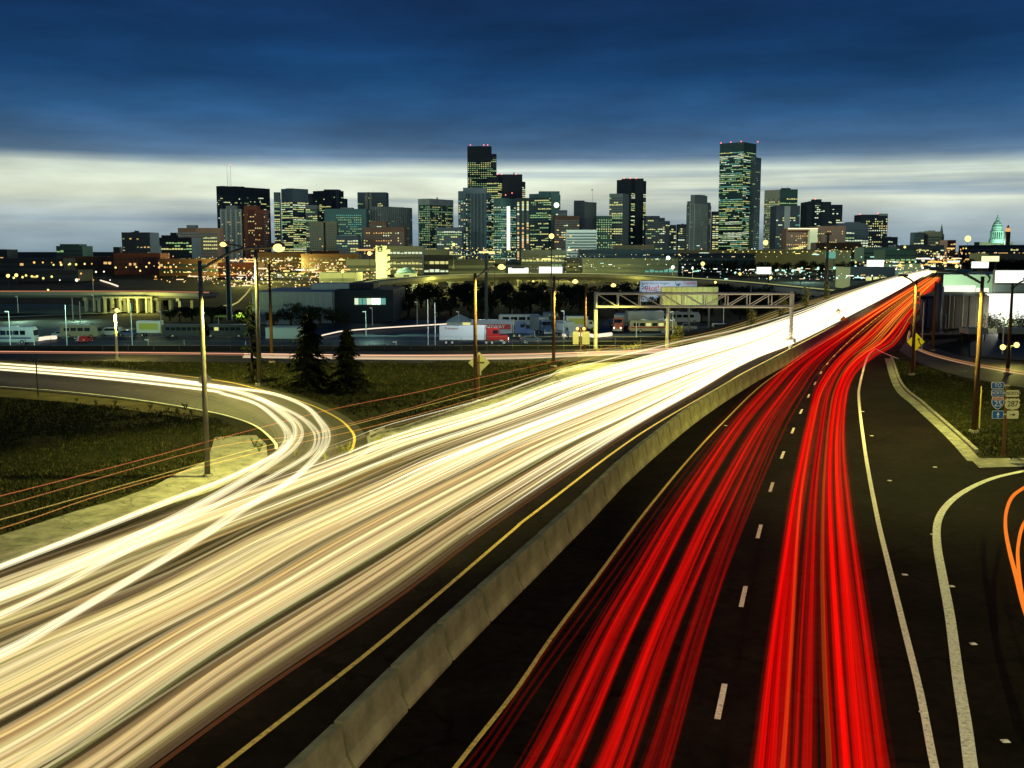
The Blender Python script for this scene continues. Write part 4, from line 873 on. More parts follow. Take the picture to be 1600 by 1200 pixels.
def car(loc, rz, label, body, van=False, pickup=False, lit=False):
    t = empty('van' if van else ('pickup_truck' if pickup else 'parked_car'), loc, rz, label, 'van' if van else ('pickup' if pickup else 'car')); T = Matrix.Rotation(R(90), 4, 'X')
    if van: pr = [(-2.5, .35), (2.4, .35), (2.5, 1.0), (1.7, 1.2), (1.1, 2.0), (-2.45, 2.05)]; gl = [(-2.2, 1.3), (1.3, 1.3), (.95, 1.85), (-2.2, 1.85)]
    elif pickup: pr = [(-2.6, .4), (2.5, .4), (2.55, 1.0), (1.2, 1.1), (.7, 1.75), (-.6, 1.75), (-.75, 1.1), (-2.6, 1.1)]; gl = [(-.5, 1.15), (.95, 1.15), (.6, 1.65), (-.5, 1.65)]
    else: pr = [(-2.2, .3), (2.2, .3), (2.25, .75), (1.2, .9), (.6, 1.4), (-1.1, 1.4), (-1.8, .95), (-2.25, .85)]; gl = [(-1.4, .95), (.95, .95), (.5, 1.33), (-1.0, 1.33)]
    c = MB(); c.prism(pr, -.85, .85, body, T); c.build('body', t); c = MB(); c.prism(gl, -.87, .87, win_m, T); c.build('window', t)
    for y in (-.6, .6): part(t, 'headlight', (2.2, 2.3, y - .12, y + .12, .6, .8, head if lit else galv)); part(t, 'taillight', (-2.3, -2.2, y - .12, y + .12, .65, .85, tail))
    wheels(t, (-1.4, 1.4), 1.65, .66); return t
def at(px, py): p = Gp(px, py, LOT); p.z = LOT; return p
v = semi(at(737, 538), R(0), 'white box trailer behind a red tractor, nearest truck right of the lamp pole', PW, PR, 9.5); text(v, 'Transport', .7, (-4.2, -1.30, 3.5), PR); v.scale = (1, 1, 1)
semi(at(782, 527), R(180 - 180), 'silver grocery trailer with red stripe, parked behind the nearest white trailer', PG, PB, 9.5, stripe=PR, word='SAFEWAY', lit=False)
coach(at(812, 510), R(4), 'long white flat trailer roof behind the striped grocery trailer', PW, 11, 3.2, 4, roof_ac=False, name='trailer', cat='trailer')
semi(at(845, 521), R(-78), 'dark blue tractor with silver trailer seen end-on beside the wooden lamp pole', PG, PB, 9, lit=False)
semi(at(862, 514), R(-82), 'maroon tractor parked nose-on next to the dark blue one', PG, paint('maroon', (.12, .01, .02)), 8, lit=False)
car(at(830, 534), R(0), 'low dark car with a chrome roofline at the lot kerb right of the red tractor', paint('slate', (.07, .10, .12)))
box_truck(at(905, 517), R(12), 'white camper box truck under the lamp between two wooden poles', PW, PW)
box_truck(at(885, 527), R(-70), 'pale blue box truck half hidden behind the twin-lamp sign', PG, PG)
semi(at(968, 517), R(-100), 'orange red tractor parked nose-on left of the tan bus', PG, paint('orange', (.55, .09, .02)), 8)
semi(at(996, 510), R(185), 'white high box trailer behind the tan bus', PW, PB, 9.5, lit=False)
coach(at(1020, 519.5), R(0), 'tan shuttle bus with lit round windows seen below the gantry truss', PT, 11.5, 3.0, 6, stripe=PR, litwin=2)
coach(at(1023, 506), R(2), 'white motorhome behind the tan bus', PW, 9, 2.8, 4, name='motorhome', cat='motorhome')
coach(at(1068, 505), R(-4), 'pale motorhome just right of the gantry middle post', PW, 9, 3.0, 4, name='motorhome', cat='motorhome')
car(at(1128, 518), R(0), 'white van parked alone under the right half of the gantry', PW, van=True)
car(at(1072, 516), R(175), 'dark pickup beside the pale motorhome', PG, pickup=True)
v = coach(at(8, 537), R(0), 'big white coach glowing teal at the left edge of the photo', PW, 13.5, 3.6, 8, stripe=PB); text(v, 'Express', .9, (1.5, -1.3, 2.5), PB)
coach(at(127, 528), R(0), 'cream motorhome with dark windows behind two flagpoles', PT, 8.6, 3.0, 4, name='motorhome', cat='motorhome')
car(at(173, 525), R(180), 'small white van with long side glass left of the blazing lamp post', PW, van=True)
car(at(98, 527), R(0), 'low pale car beside the cream motorhome', PW)
car(at(200, 525), R(0), 'dark car right of the blazing lamp post', PB)
box_truck(at(241, 526), R(0), 'yellow-green lit box truck facing right', PW, PYL)
coach(at(293, 527), R(0), 'dark grey coach in two-bus row, left one', paint('dark_grey', (.03, .035, .04)), 11, 3.0, 7, roof_ac=False)
coach(at(352, 527), R(0), 'dark grey coach in two-bus row, right one behind the near lamp pole', M['paint_dark_grey'], 11, 3.0, 7, roof_ac=False, litwin=1)
car(at(133, 535), R(-90), 'small red car in the lot below the cream motorhome', PR)
# tent hall
b = empty('marquee', at(717, 513), label='white peaked marquee lit yellow inside, behind the near white trailer', cat='tent'); k = groundD(513, LOT) / F
mb = MB(); mb.box(-19 * k, 19 * k, 0, 8, 0, 10 * k, PW); mb.build('wall', b); mb = MB(); mb.prism([(-20 * k, -.5), (20 * k, -.5), (20 * k, 8.5), (-20 * k, 8.5)], 10 * k, 20 * k, mat('tent_canvas', (.6, .66, .62), .7), None, [(-.4, 3.8), (.4, 3.8), (.4, 4.2), (-.4, 4.2)]); mb.build('roof', b)
mb = MB(); mb.box(6 * k, 18 * k, -.1, -.02, 2 * k, 9 * k, emi('tent_light', (.9, .8, .25), .9)); mb.build('lit_opening', b)
b = empty('canopy', Gp(368, 508, LOT), label='yellow-green lit shrub bed canopy behind the near lamp pole', cat='canopy'); mb = MB(); mb.box(-5, 5, -2, 2, 2.2, 2.6, mat('green_canopy', (.35, .5, .08), .7)); mb.build('roof', b)
for x in (-4.5, 4.5): mb = MB(); mb.cyl(x, 0, 0, 2.2, .1, .1, steel_pale, 6); mb.build('post', b)

# ------------------------------------------------------------------ billboards and lit hoardings
def hoarding(name, label, x0, x1, y0, y1, D, m, zb=PLAIN, posts=2, cat='billboard', th=.5):
    cx = (x0 + x1) / 2; r = empty(name, (X(cx, 392, D), D, 0), label=label, cat=cat); w = (X(x1, 392, D) - X(x0, 392, D)) / 2
    mb = MB(); mb.box(-w, w, 0, th, Zh(y1, D), Zh(y0, D), mat('board_frame', (.08, .08, .07), .8)); mb.build('backing', r)
    mb = MB(); mb.box(-w * .985, w * .985, -.06, -.01, Zh(y1, D) + .1, Zh(y0, D) - .1, m); mb.build('face', r)
    for i in range(posts):
        x = -w * .7 + 1.4 * w * i / max(1, posts - 1); mb = MB(); mb.cyl(x, th / 2, zb, Zh(y1, D), .25, .25, dark_metal, 6); mb.build('post', r)
    return r
blaze = emi('lit_board_white', (1, 1, .90), 1.5)
b = hoarding('billboard', 'blank white-lit billboard with a ragged top edge, left of the near pair', 794, 826, 418, 428.5, 560, blaze)
mb = MB(); mb.box(-3.5, 3.2, -.1, -.07, Zh(419.6, 560), Zh(418.2, 560), dark_metal); mb.build('shadowed_notch', b)
hoarding('billboard', 'blank white-lit billboard, right of the near pair below the bright star', 842, 879, 416.5, 428.5, 560, blaze)
hoarding('billboard', 'blank white-lit billboard among the teal lot lamps', 1183, 1206, 417, 428.5, 470, blaze)
hoarding('billboard', 'blank white-lit billboard just left of the freeway vanishing point', 1355, 1382, 406, 417, 600, blaze)
hoarding('billboard', 'small pale green billboard beside the market building', 1290, 1306, 393, 404, 700, WLIT[3])
hoarding('billboard', 'wide cream board glowing above the warehouse left of the silo', 556, 585, 389, 392, 900, WLIT[4])
b = hoarding('billboard', 'pale blue billboard reading So Hot behind the gantry', 1000, 1091, 438.5, 472, 330, mat('board_paint_blue', (.50, .60, .66), .6))
q = 330 / F; blue_t = mat('ink_blue', (.03, .06, .16), .6); red_t = mat('ink_red', (.65, .02, .03), .6)
cx = 1045.5
text(b, 'Denver and the Nuggets', 5.2 * q, ((1024 - cx) * q, -.12, Zh(442.4, 330)), blue_t, sx=.9); text(b, 'So', 11 * q, ((1008.5 - cx) * q, -.12, Zh(448.5, 330)), blue_t); text(b, 'Hot!', 12 * q, ((1020.5 - cx) * q, -.14, Zh(451, 330)), red_t, ry=-8)
text(b, 'Together', 5.5 * q, ((1079 - cx) * q, -.12, Zh(442.2, 330)), red_t); text(b, 'Denver', 4.5 * q, ((1030 - cx) * q, -.12, Zh(455, 330)), blue_t)
mb = MB()
for u, v2, u2, v3 in ((1056, 440.5, 1058, 446), (1058, 446, 1062, 443), (1060, 447, 1064, 442), (1062, 447.5, 1059, 444)): mb.tube([((u - cx) * q, -.12, Zh(v2, 330)), ((u2 - cx) * q, -.12, Zh(v3, 330))], .12, blue_t, 4)
mb.build('figure_print', b)
b = hoarding('billboard', 'large tan back of a panel board standing behind the gantry truss', 1034, 1124, 448, 478, 240, mat('plywood_tan', (.42, .36, .16), .8, noise=(.4, .3)), posts=3)
for i in range(12):
    x = X(1034 + i * 8.1, 392, 240) - b.location.x; mb = MB(); mb.box(x, x + .10, -.14, -.06, Zh(477.5, 240), Zh(448.5, 240), mat('plywood_batten', (.22, .18, .08), .8)); mb.build('batten', b)

# ------------------------------------------------------------------ sign gantry over the incoming lanes
def gantry():
    D = 97; k = D / F; zt, zbm = Zh(459, D), Zh(479.5, D); x0, x1 = X(932, 470, D), X(1240, 470, D); dep = 1.2
    r = empty('sign_gantry', ((x0 + x1) / 2, D, 0), label='pale steel truss gantry spanning the incoming lanes on round posts', cat='gantry'); a, b = x0 - r.location.x, x1 - r.location.x
    for y in (0, dep):
        for z, nm in ((zt, 'top_chord'), (zbm, 'bottom_chord')): mb = MB(); mb.tube([(a, y, z), (b, y, z)], .10, galv, 8); mb.build(nm, r)
    n = 9; ux = [a + (b - a) * i / n for i in range(n + 1)]
    for i in range(n + 1):
        for y in (0, dep): mb = MB(); mb.tube([(ux[i], y, zbm), (ux[i], y, zt)], .055, galv, 6); mb.build('strut', r)
        mb = MB(); mb.tube([(ux[i], 0, zbm), (ux[i], dep, zbm)], .045, galv, 5); mb.tube([(ux[i], 0, zt), (ux[i], dep, zt)], .045, galv, 5); mb.build('cross_tie', r)
        if i < n:
            za, zc = (zt, zbm) if i < n // 2 + 1 else (zbm, zt)
            for y in (0, dep): mb = MB(); mb.tube([(ux[i], y, za), (ux[i + 1], y, zc)], .045, galv, 6); mb.build('brace', r)
    mb = MB(); mb.cyl(a, dep / 2, -.2, zt + .15, .19, .17, galv, 12); mb.build('post', r); mb = MB(); mb.cyl(b, dep / 2, 0, zt + .15, .19, .17, galv, 12); mb.build('post', r)
    mb = MB(); mb.box(b - .4, b + .4, dep / 2 - .4, dep / 2 + .4, .6, .95, concrete); mb.build('footing', r)
    mb = MB(); mb.cyl(X(1047, 500, D) - r.location.x, dep + .4, -2, zbm, .17, .15, galv, 10); mb.build('post', r)
gantry()

# ------------------------------------------------------------------ lamp poles
def lamp_head(root, p, d, lit=True, m=None, energy_big=True):
    """cobra head at p, pointing along d"""
    ang = math.atan2(d.y, d.x); mb = MB(); T = Matrix.Translation(p) @ Matrix.Rotation(ang, 4, 'Z')
    mb.prism([(-.35, -.10), (.35, -.16), (.42, 0), (.35, .16), (-.35, .10)], 0, .16, steel, T, [(-.3, -.05), (.28, -.08), (.34, 0), (.28, .08), (-.3, .05)]); h = mb.build('lamp_head', root)
    mb = MB(); mb.ball((0, 0, 0), .24 if energy_big else .10, m or lamp_sod if lit else lamp_off, 10, 6, .7); o = mb.build('lens', h, True); o.location = Matrix.Translation(p) @ Matrix.Rotation(ang, 4, 'Z') @ Vector((.14, 0, -.03)); return h
def spot(p, e, c=SOD, r=.15, name='street_lamp_light', size=150):
    l = bpy.data.lights.new(name, 'SPOT'); l.energy = e; l.color = c; l.shadow_soft_size = r; l.spot_size = R(size); l.spot_blend = .2; o = bpy.data.objects.new(name, l); col.objects.link(o); o.location = p; return o
def point(p, e, c=SOD, r=.15, name='lamp_and_fill_light'):  # also used for added fill that has no lamp object
    l = bpy.data.lights.new(name, 'POINT'); l.energy = e; l.color = c; l.shadow_soft_size = r; o = bpy.data.objects.new(name, l); col.objects.link(o); o.location = p; return o
def street_pole(label, base, top_py, arm=None, lit=False, energy=0, m=wood, r0=.14, r1=.085, z0=0.0, lampmat=None, dd=0, group=None):
    g = G(*base, z0); D = g.y; h = Zh(top_py, D) ; root = empty('street_light', (g.x, g.y, z0), label=label, cat='street light', group=group)
    mb = MB(); mb.cyl(0, 0, -.3, h - z0, r0, r1, m, 12); mb.build('pole', root, True)
    mb = MB(); mb.cyl(0, 0, -.05, .12, r0 * 1.9, r0 * 1.7, concrete, 10); mb.build('base', root)
    if arm:
        e = P(arm[0], arm[1], D + dd); st = Vector((0, 0, h - z0 - (.35 if arm[1] < top_py + 12 else .6))); en = e - root.location
        mid = st.lerp(en, .5) + Vector((0, 0, abs((en - st).length) * .10))
        mb = MB(); mb.tube(smooth_line([st, mid, en], 6), [.06] * 13, steel, 6); mb.build('arm', root, True)
        lamp_head(root, en + Vector((0, 0, 0)), (en - st), lit, lampmat, base[0] not in (1522, 1425))
        if lit: spot(e + Vector((0, 0, -.40)), energy, size=124 if base[0] < 330 and base[1] > 700 else 150)
    return root
street_pole('tall steel lamp pole standing on the concrete apron at left, lamp arm reaching right', (324.5, 745), 407, (430, 386), True, 9500, steel, .12, .08)
street_pole('brown lamp pole with a blazing lamp on the outer edge of the loop road', (406, 602), 391, (352, 381), True, 9000, steel, .17, .11)
street_pole('dark unlit pole behind the conifers with a slanting shadow at its foot', (425, 566), 413, None, m=wood, r0=.16)
street_pole('wooden lamp pole standing directly in front of the diamond warning sign', (743, 627), 427, (780, 416), True, 4500)
street_pole('wooden lamp pole between the diamond sign and the gantry', (865, 573), 431, (896, 439), True, 5000)
street_pole('wooden lamp pole just left of the gantry', (914, 553), 443, (956, 445), True, 4500)
street_pole('dark leaning-looking pole in front of the yellow merge signs', (1425, 586), 438, (1412, 432), True, 1800)
street_pole('tall wooden lamp pole on the right grass with a long arm over the road', (1522, 675), 432, (1464, 423), True, 6000)
street_pole('dark pole before the dark hoarding, left of the tall wooden one', (1457, 548), 440, None)
street_pole('wooden pole at the far right before the white lit wall', (1574, 585), 443, (1606, 437), False)
street_pole('thick grey pole close behind the dark pole at the freeway edge', (1464, 520), 443, None, m=mat('pole_grey', (.12, .13, .13), .7), r0=.38, r1=.34)
street_pole('white lamp post in front of the lot with a blazing round lamp', (183, 561), 486, (181, 484), True, 3000, steel_pale, .12, .09)
def tall_mast(label, px, ptop, pbase, D, r=.3, m=wood, lamp=None, e=0):
    z0 = Zh(pbase, D); root = empty('mast', (X(px, pbase, D), D, z0), label=label, cat='mast'); mb = MB(); mb.cyl(0, 0, 0, Zh(ptop, D) - z0, r, r * .7, m, 8); mb.build('pole', root)
    mb = MB(); mb.box(-.7, .7, -.12, .12, Zh(ptop, D) - z0 - .4, Zh(ptop, D) - z0 - .2, dark_metal); mb.build('crossbar', root)
    if lamp: mb = MB(); mb.ball((0, -.2, Zh(ptop, D) - z0), lamp, lamp_sod, 10, 6); mb.build('lamp', root)
    return root
tall_mast('very tall thin mast carrying the brightest sodium lamp in front of the downtown', 861, 369, 520, 250, .16, dark_metal, .62)
tall_mast('tall dark mast rising right of the gantry with crossbar', 1289, 363, 500, 190, .35, mat('mast_grey', (.06, .065, .06), .7))
tall_mast('broad grey mast behind the left lamp poles', 359, 385, 500, 200, .55, M['mast_grey'])
tall_mast('thick dark mast crossing the hotel tower', 760, 396, 500, 260, .45, M['mast_grey'])
for px, py, D, rr, lab in ((578, 396, 480, .95, 'yellow star lamp left of the lit silo'), (709, 382, 560, .8, 'yellow lamp in front of the dark mid-rise'), (1195, 379, 620, 1.5, 'large yellow lamp at the foot of the tallest skyscraper'),
                           (605, 405, 470, .8, 'pale lamp touching the lit silo'), (773, 416, 420, .5, 'small orange lamp below the lit tower'), (1097, 412, 480, .9, 'yellow lamp left of the teal lot lights'),
                           (1510, 373, 700, 2.0, 'blazing orange lamp over the boulevard at right'), (536, 424, 470, .7, 'yellow lamp above the warehouse roof'), (1155, 428, 440, .6, 'small yellow lamp behind the curved overpass'),
                           (15, 431, 560, .9, 'left one of two yellow star lamps at the far left'), (28, 430, 560, .9, 'right one of two yellow star lamps at the far left'), (833, 440, 430, .45, 'small yellow lamp before the overpass piers'),
                           (1117, 441, 330, .4, 'small cream lamp at the overpass parapet'), (1203, 434, 420, .55, 'small yellow lamp under the teal-lit billboard'), (77, 453, 380, .35, 'single small lamp above the left road bridge')):
    tall_mast('thin mast with a ' + lab, px, py, py + 40 if D > 400 else py + 26, D, .12, dark_metal, rr * 1.0)
tall_mast('thin mast with a green-white mercury lamp right of the railway hall', 1044, 403, 440, 520, .12, dark_metal); mb = MB(); mb.ball((0, 0, 0), .9, lamp_merc, 8, 6); o = mb.build('mercury_lamp'); o.location = P(1044, 403, 519.4); tag(o, 'green-white mercury lamp globe right of the railway hall', 'lamp')
tall_mast('thin mast with a white lamp in the gap right of the market building', 1412, 386, 420, 620, .12, dark_metal, .7)
# pale lot masts with cobra heads
LOTP = [(16.6, 487, 546), (28.5, 463, 489), (105, 476, 543), (115.6, 465, 524), (126.6, 471, 524), (147, 461, 487), (207, 473, 542), (145.6, 433, 455), (252, 487, 511), (232, 531, 549), (288, 531, 549), (418, 488, 508), (384, 533, 552), (469, 479, 497),
        (572, 487, 525), (582, 481, 509), (580, 534, 553), (619, 534, 555), (652, 472, 509), (669, 468, 543), (680, 473, 543), (683, 467, 495), (694, 472, 490), (717, 487, 516), (800, 463, 500), (881, 486, 530), (786, 532, 553), (824, 535, 553), (1051, 487, 524), (1130, 474, 520), (994, 504, 527), (54, 525, 546), (1078, 452, 500), (1250, 440, 470), (1172, 447, 500)]
def lot_poles():
    for i, (px, a, b) in enumerate(LOTP):
        g = Gp(px, min(b, 545)); D = g.y; h = Zh(a, D) - LOT
        lab = 'one of the thin pale lamp masts standing about the parking lot'
        r = empty('lot_mast', (g.x, g.y, LOT), label=lab, cat='lamp mast', group='pale lamp masts on the parking lot'); q = D / F
        mb = MB(); mb.cyl(0, 0, 0, h, .13 * q * 6, .09 * q * 6, steel_pale, 6); mb.build('pole', r)
        if i in (0, 8, 13, 14, 15, 18, 23, 24, 25, 28, 5, 1, 9, 17, 26, 27):
            mb = MB(); mb.box(-.7, .1, -.15, .15, h - .05, h + .12, steel_pale); hd = mb.build('lamp_head', r); 
            mb = MB(); mb.box(-.6, -.1, -.12, .12, h - .10, h - .055, WLIT[2]); mb.build('lens', hd)
lot_poles()
# fence along the brow
fe = empty('wire_fence', (-30, 96.5, 0), label='thin wire fence with slim posts along the brow above the lot', cat='fence')
pm = MB(); pm.cyl(0, 0, -.3, 1.1, .022, .022, M['pole_grey'], 5); pme = pm.mesh('fence_post')
for i in range(34):
    o = bpy.data.objects.new('fence_post', pme); col.objects.link(o); o.parent = fe; o.location = (-24 + i * 2.35, 0, 0)
for z in (1.2, .8, .4): mb = MB(); mb.tube([(-30, 0, z), (52, 0, z)], .010, galv, 4); mb.build('wire', fe)

# ------------------------------------------------------------------ road signs
def plate(root, x0, x1, y0, y1, D, face, rim, name='sign_plate', dy=0, rad=.08):
    cx, w = (X((x0 + x1) / 2, (y0 + y1) / 2, D) - root.location.x), (x1 - x0) * D / F / 2; za, zb_ = Zh(y1, D) - root.location.z, Zh(y0, D) - root.location.z; mb = MB()
    def rr(w_, z0, z1, r_): return [(sx * (w_ - r_) + r_ * math.cos(a), sz + r_ * math.sin(a)) for sx, sz, a0 in ((1, z0 + r_, -90), (1, z1 - r_, 0), (-1, z1 - r_, 90), (-1, z0 + r_, 180)) for a in (R(a0), R(a0 + 45), R(a0 + 90))]
    T = Matrix.Translation((cx, dy, 0)) @ Matrix.Rotation(R(90), 4, 'X')
    mb.prism(rr(w, za, zb_, .05), -.01, .01, rim, T); p = mb.build(name, root); mb = MB(); mb.prism(rr(w * .93, za + w * .07, zb_ - w * .07, .04), .012, .018, face, T); mb.build('sign_face', p); return cx, (za + zb_) / 2, w, (zb_ - za) / 2, p
def route_sign():
    D = G(1567, 711).y; r = empty('route_sign', (X(1567.5, 711, D), D, 0), label='interstate 25 and route 287 sign assembly on a wooden post at right', cat='road sign'); y = -.12
    SB = mat('sign_blue', (.015, .13, .55), .4); SW = mat('sign_white', (.78, .76, .52), .4); SWH = mat('sign_letters_white', (.90, .93, 1), .4); SR = mat('sign_red', (.62, .10, .08), .4); BK = mat('sign_black', (.02, .02, .02), .5)
    mb = MB(); mb.box(-.06, .06, -.05, .05, -.3, Zh(600, D), wood); mb.build('post', r)
    for py in (614, 647, 602): mb = MB(); mb.box(-.55, .55 if py != 602 else .08, -.095, -.06, Zh(py, D) - .03, Zh(py, D) + .03, galv); mb.build('bracket', r)
    for x0, x1, y0, y1, f_, rim, tx, tm in ((1547, 1567, 596.5, 607, SB, SWH, 'TO', SWH), (1547, 1567, 608.5, 618.5, SB, SWH, 'NORTH', SWH), (1570, 1590.5, 609, 619.5, SW, SW, 'NORTH', BK)):
        cx, cz, w, h, p = plate(r, x0, x1, y0, y1, D, f_, rim, dy=y); text(p, tx, h * (1.6 if tx == 'TO' else 1.35), (cx, y - .03, cz), tm, sx=.95 if tx == 'TO' else .82, ext=.004)
    # interstate shield
    def shape(pts, cx, cz, s, m, d, name, parent, sz=None):
        mb = MB(); T = Matrix.Translation((cx, y - d, cz)) @ Matrix.Rotation(R(90), 4, 'X'); mb.prism([(u * s, v_ * (sz or s)) for u, v_ in pts], -.006, .006, m, T); return mb.build(name, parent)
    half = [(0, -1), (.35, -.85), (.68, -.55), (.90, -.15), (.98, .25), (.92, .65), (.80, .98), (.55, .88), (.25, .92), (0, 1.0)]; sh = half + [(-a_, b_) for a_, b_ in reversed(half[1:-1])]
    cx = X(1557, 629, D) - r.location.x; cz = Zh(629, D); s = 10.2 * D / F
    p = shape(sh, cx, cz, s, SWH, 0, 'interstate_shield', r); shape([(a_ * .9, b_ * .9) for a_, b_ in half[:5]] + [(.9, .42), (-.9, .42)] + [(-a_ * .9, b_ * .9) for a_, b_ in reversed(half[1:5])], cx, cz, s, SB, .013, 'shield_field', p)
    shape([(.9, .48), (.84, .66), (.74, .88), (.55, .79), (.25, .83), (0, .9), (-.25, .83), (-.55, .79), (-.74, .88), (-.84, .66), (-.9, .48)], cx, cz, s, SR, .013, 'shield_crest', p)
    text(p, '25', s * 1.25, (cx, y - .04, cz - s * .12), SWH, ext=.004); text(p, 'INTERSTATE', s * .28, (cx, y - .04, cz + s * .64), SWH, ext=.003)
    us = [(0, -1.0), (.28, -.86), (.62, -.84), (.88, -.55), (.98, -.15), (.86, .2), (.96, .6), (.72, .93), (.45, .80), (.2, .92), (0, .84)]; us = us + [(-a_, b_) for a_, b_ in reversed(us[1:-1])]
    cx = X(1580, 630, D) - r.location.x; cz = Zh(630.5, D); s = 12.2 * D / F; p = shape(us, cx, cz, s, SW, 0, 'route_shield', r, s * .80); text(p, '287', s * 1.05, (cx, y - .03, cz), BK, sx=.92, ext=.004)
    for x0, x1, up, f_, am in ((1548, 1566, True, SB, SWH), (1571, 1589.5, False, SW, BK)):
        cx, cz, w, h, p = plate(r, x0, x1, 641, 653.5, D, f_, SWH if up else SW, dy=y); mb = MB(); a_ = [(-.12, -.7), (.12, -.7), (.12, 0), (.42, 0), (0, .7), (-.42, 0), (-.12, 0)]; 
        T = Matrix.Translation((cx, y - .028, cz)) @ Matrix.Rotation(R(90), 4, 'X') @ Matrix.Rotation(R(0 if up else -90), 4, 'Z'); mb.prism([(u * h * (1 if up else .8), v_ * h * (1 if up else 1.1)) for u, v_ in a_], -.004, .004, am, T); mb.build('arrow', p)
route_sign()
def diamond(label, px, py, half, base_py, m, z0=0, back=False, arrows=False, post=wood, Dx=None, cat='road sign'):
    D = Dx or groundD(base_py, z0); r = empty('warning_sign', (X(px, py, D), D, z0), label=label, cat=cat); zc = Zh(py, D) - z0; s = half * D / F
    mb = MB(); mb.box(-.05, .05, .02, .10, -.2, zc + (s * .6 if not back else s * .75), post); mb.build('post', r); 
    yb = .115 if back else 0
    mb = MB(); T = Matrix.Translation((0, yb, zc)) @ Matrix.Rotation(R(90), 4, 'X'); mb.prism([(0, -s), (s, 0), (0, s), (-s, 0)], -.01, .012, m, T); p = mb.build('sign_plate', r)
    if back: mb = MB(); mb.box(-s * .5, s * .5, .10, .113, zc - .05, zc + .05, dark_metal); mb.build('bracket', r)
    if arrows:
        for dx, bend in ((-.3, 0), (.3, 1)):
            mb = MB(); x0 = dx * s; pts = [(x0 + (.3 * s if bend else 0), -.02, zc - .42 * s), (x0 + (.05 * s if bend else 0), -.02, zc), (x0, -.02, zc + .25 * s)]; mb.tube(pts, s * .07, dark_metal, 4)
            mb.prism([(x0 - s * .17, zc + .2 * s), (x0 + s * .17, zc + .2 * s), (x0, zc + .48 * s)], .012, .03, dark_metal, Matrix.Rotation(R(90), 4, 'X')); mb.build('arrow', p)
    return r
sign_back = mat('sign_back_metal', (.30, .29, .20), .6)
b = diamond('pale back of a diamond warning sign on a wooden post behind the lamp pole', 748.5, 567, 17, 618, sign_back, back=True)
mb = MB(); p = P(747.5, 583, groundD(618)) - b.location; mb.box(p.x - .18, p.x + .18, .115, .13, p.z - .15, p.z + .15, sign_back); mb.build('small_plate', b)
diamond('yellow diamond merge sign with two black arrows at the freeway edge', 1431, 534, 14, 556, mat('sign_yellow', (.75, .60, .03), .4), arrows=True, Dx=82)
diamond('orange diamond road-work sign above the yellow merge sign', 1425, 501, 6.5, 525, mat('sign_orange', (.85, .25, .06), .4), Dx=105, z0=0)
diamond('small orange diamond sign on the median barrier', 1318, 499, 6, 511, M['sign_orange'], Dx=125)
diamond('second small faded diamond sign on the barrier beyond the orange one', 1310, 486, 4.5, 496, sign_back, Dx=138)
b = empty('flashing_sign', G(907, 564), label='twin amber flashers above two pale sign backs left of the gantry post', cat='road sign'); D = G(907, 564).y; bx_ = lambda px: X(px, 540, D) - b.location.x
mb = MB(); mb.box(-.05, .05, 0, .1, -.2, Zh(513, D), wood); mb.build('post', b)
for a_, c_ in ((895, 904), (909.5, 921)): mb = MB(); mb.box(bx_(a_), bx_(c_), -.03, -.005, Zh(538, D), Zh(518, D), sign_back); mb.build('sign_plate', b)
for px in (902, 912): mb = MB(); mb.ball((bx_(px), -.1, Zh(513.5, D)), .13, emi('amber_flasher', (1, .5, .12), 3), 8, 6); mb.build('flasher', b)
b = empty('marker_post', G(59.5, 620), label='thin dark delineator post with a small panel on the inner verge at far left', cat='marker post'); mb = MB(); mb.cyl(0, 0, -.1, Zh(555, b.location.y), .045, .04, dark_metal, 6); mb.build('post', b); mb = MB(); mb.box(-.17, .17, -.06, -.045, Zh(566, b.location.y), Zh(557, b.location.y), mat('panel_grey', (.14, .14, .14), .6)); mb.build('panel', b)
b = empty('marker_post', G(1530, 669), label='slim pale marker post right of the tall wooden pole', cat='marker post'); mb = MB(); mb.cyl(0, 0, -.1, Zh(603, b.location.y), .04, .03, mat('post_yellow', (.5, .42, .12), .6), 6); mb.build('post', b)
b = empty('route_marker', G(1430, 545) * 1, label='stack of small route plates on a slim post above the orange diamond', cat='road sign'); D = 118; b.location = (X(1430, 500, D), D, 0)
mb = MB(); mb.cyl(0, 0, 0, Zh(452, D), .05, .05, dark_metal, 6); mb.build('post', b)
for y0, y1 in ((456, 463), (465, 471), (474, 484)): mb = MB(); mb.box(-.35, .35, -.08, -.06, Zh(y1, D), Zh(y0, D), mat('sign_pale_tan', (.5, .42, .28), .6)); mb.build('sign_plate', b)
b = empty('sign_disc', G(322.5, 640), label='round sign back peeping out behind the near lamp pole', cat='road sign'); D = G(322, 617).y; b.location = (X(320.5, 600, D), D, 0)
mb = MB(); mb.cyl(0, 0, -.012, .012, .42, .42, sign_back, 8, Matrix.Translation((0, 0, Zh(594, D))) @ Matrix.Rotation(R(90), 4, 'X') @ Matrix.Rotation(R(22.5), 4, 'Z')); mb.build('sign_plate', b); mb = MB(); mb.box(-.04, .04, .02, .1, 0, Zh(592, D), wood); mb.build('post', b)

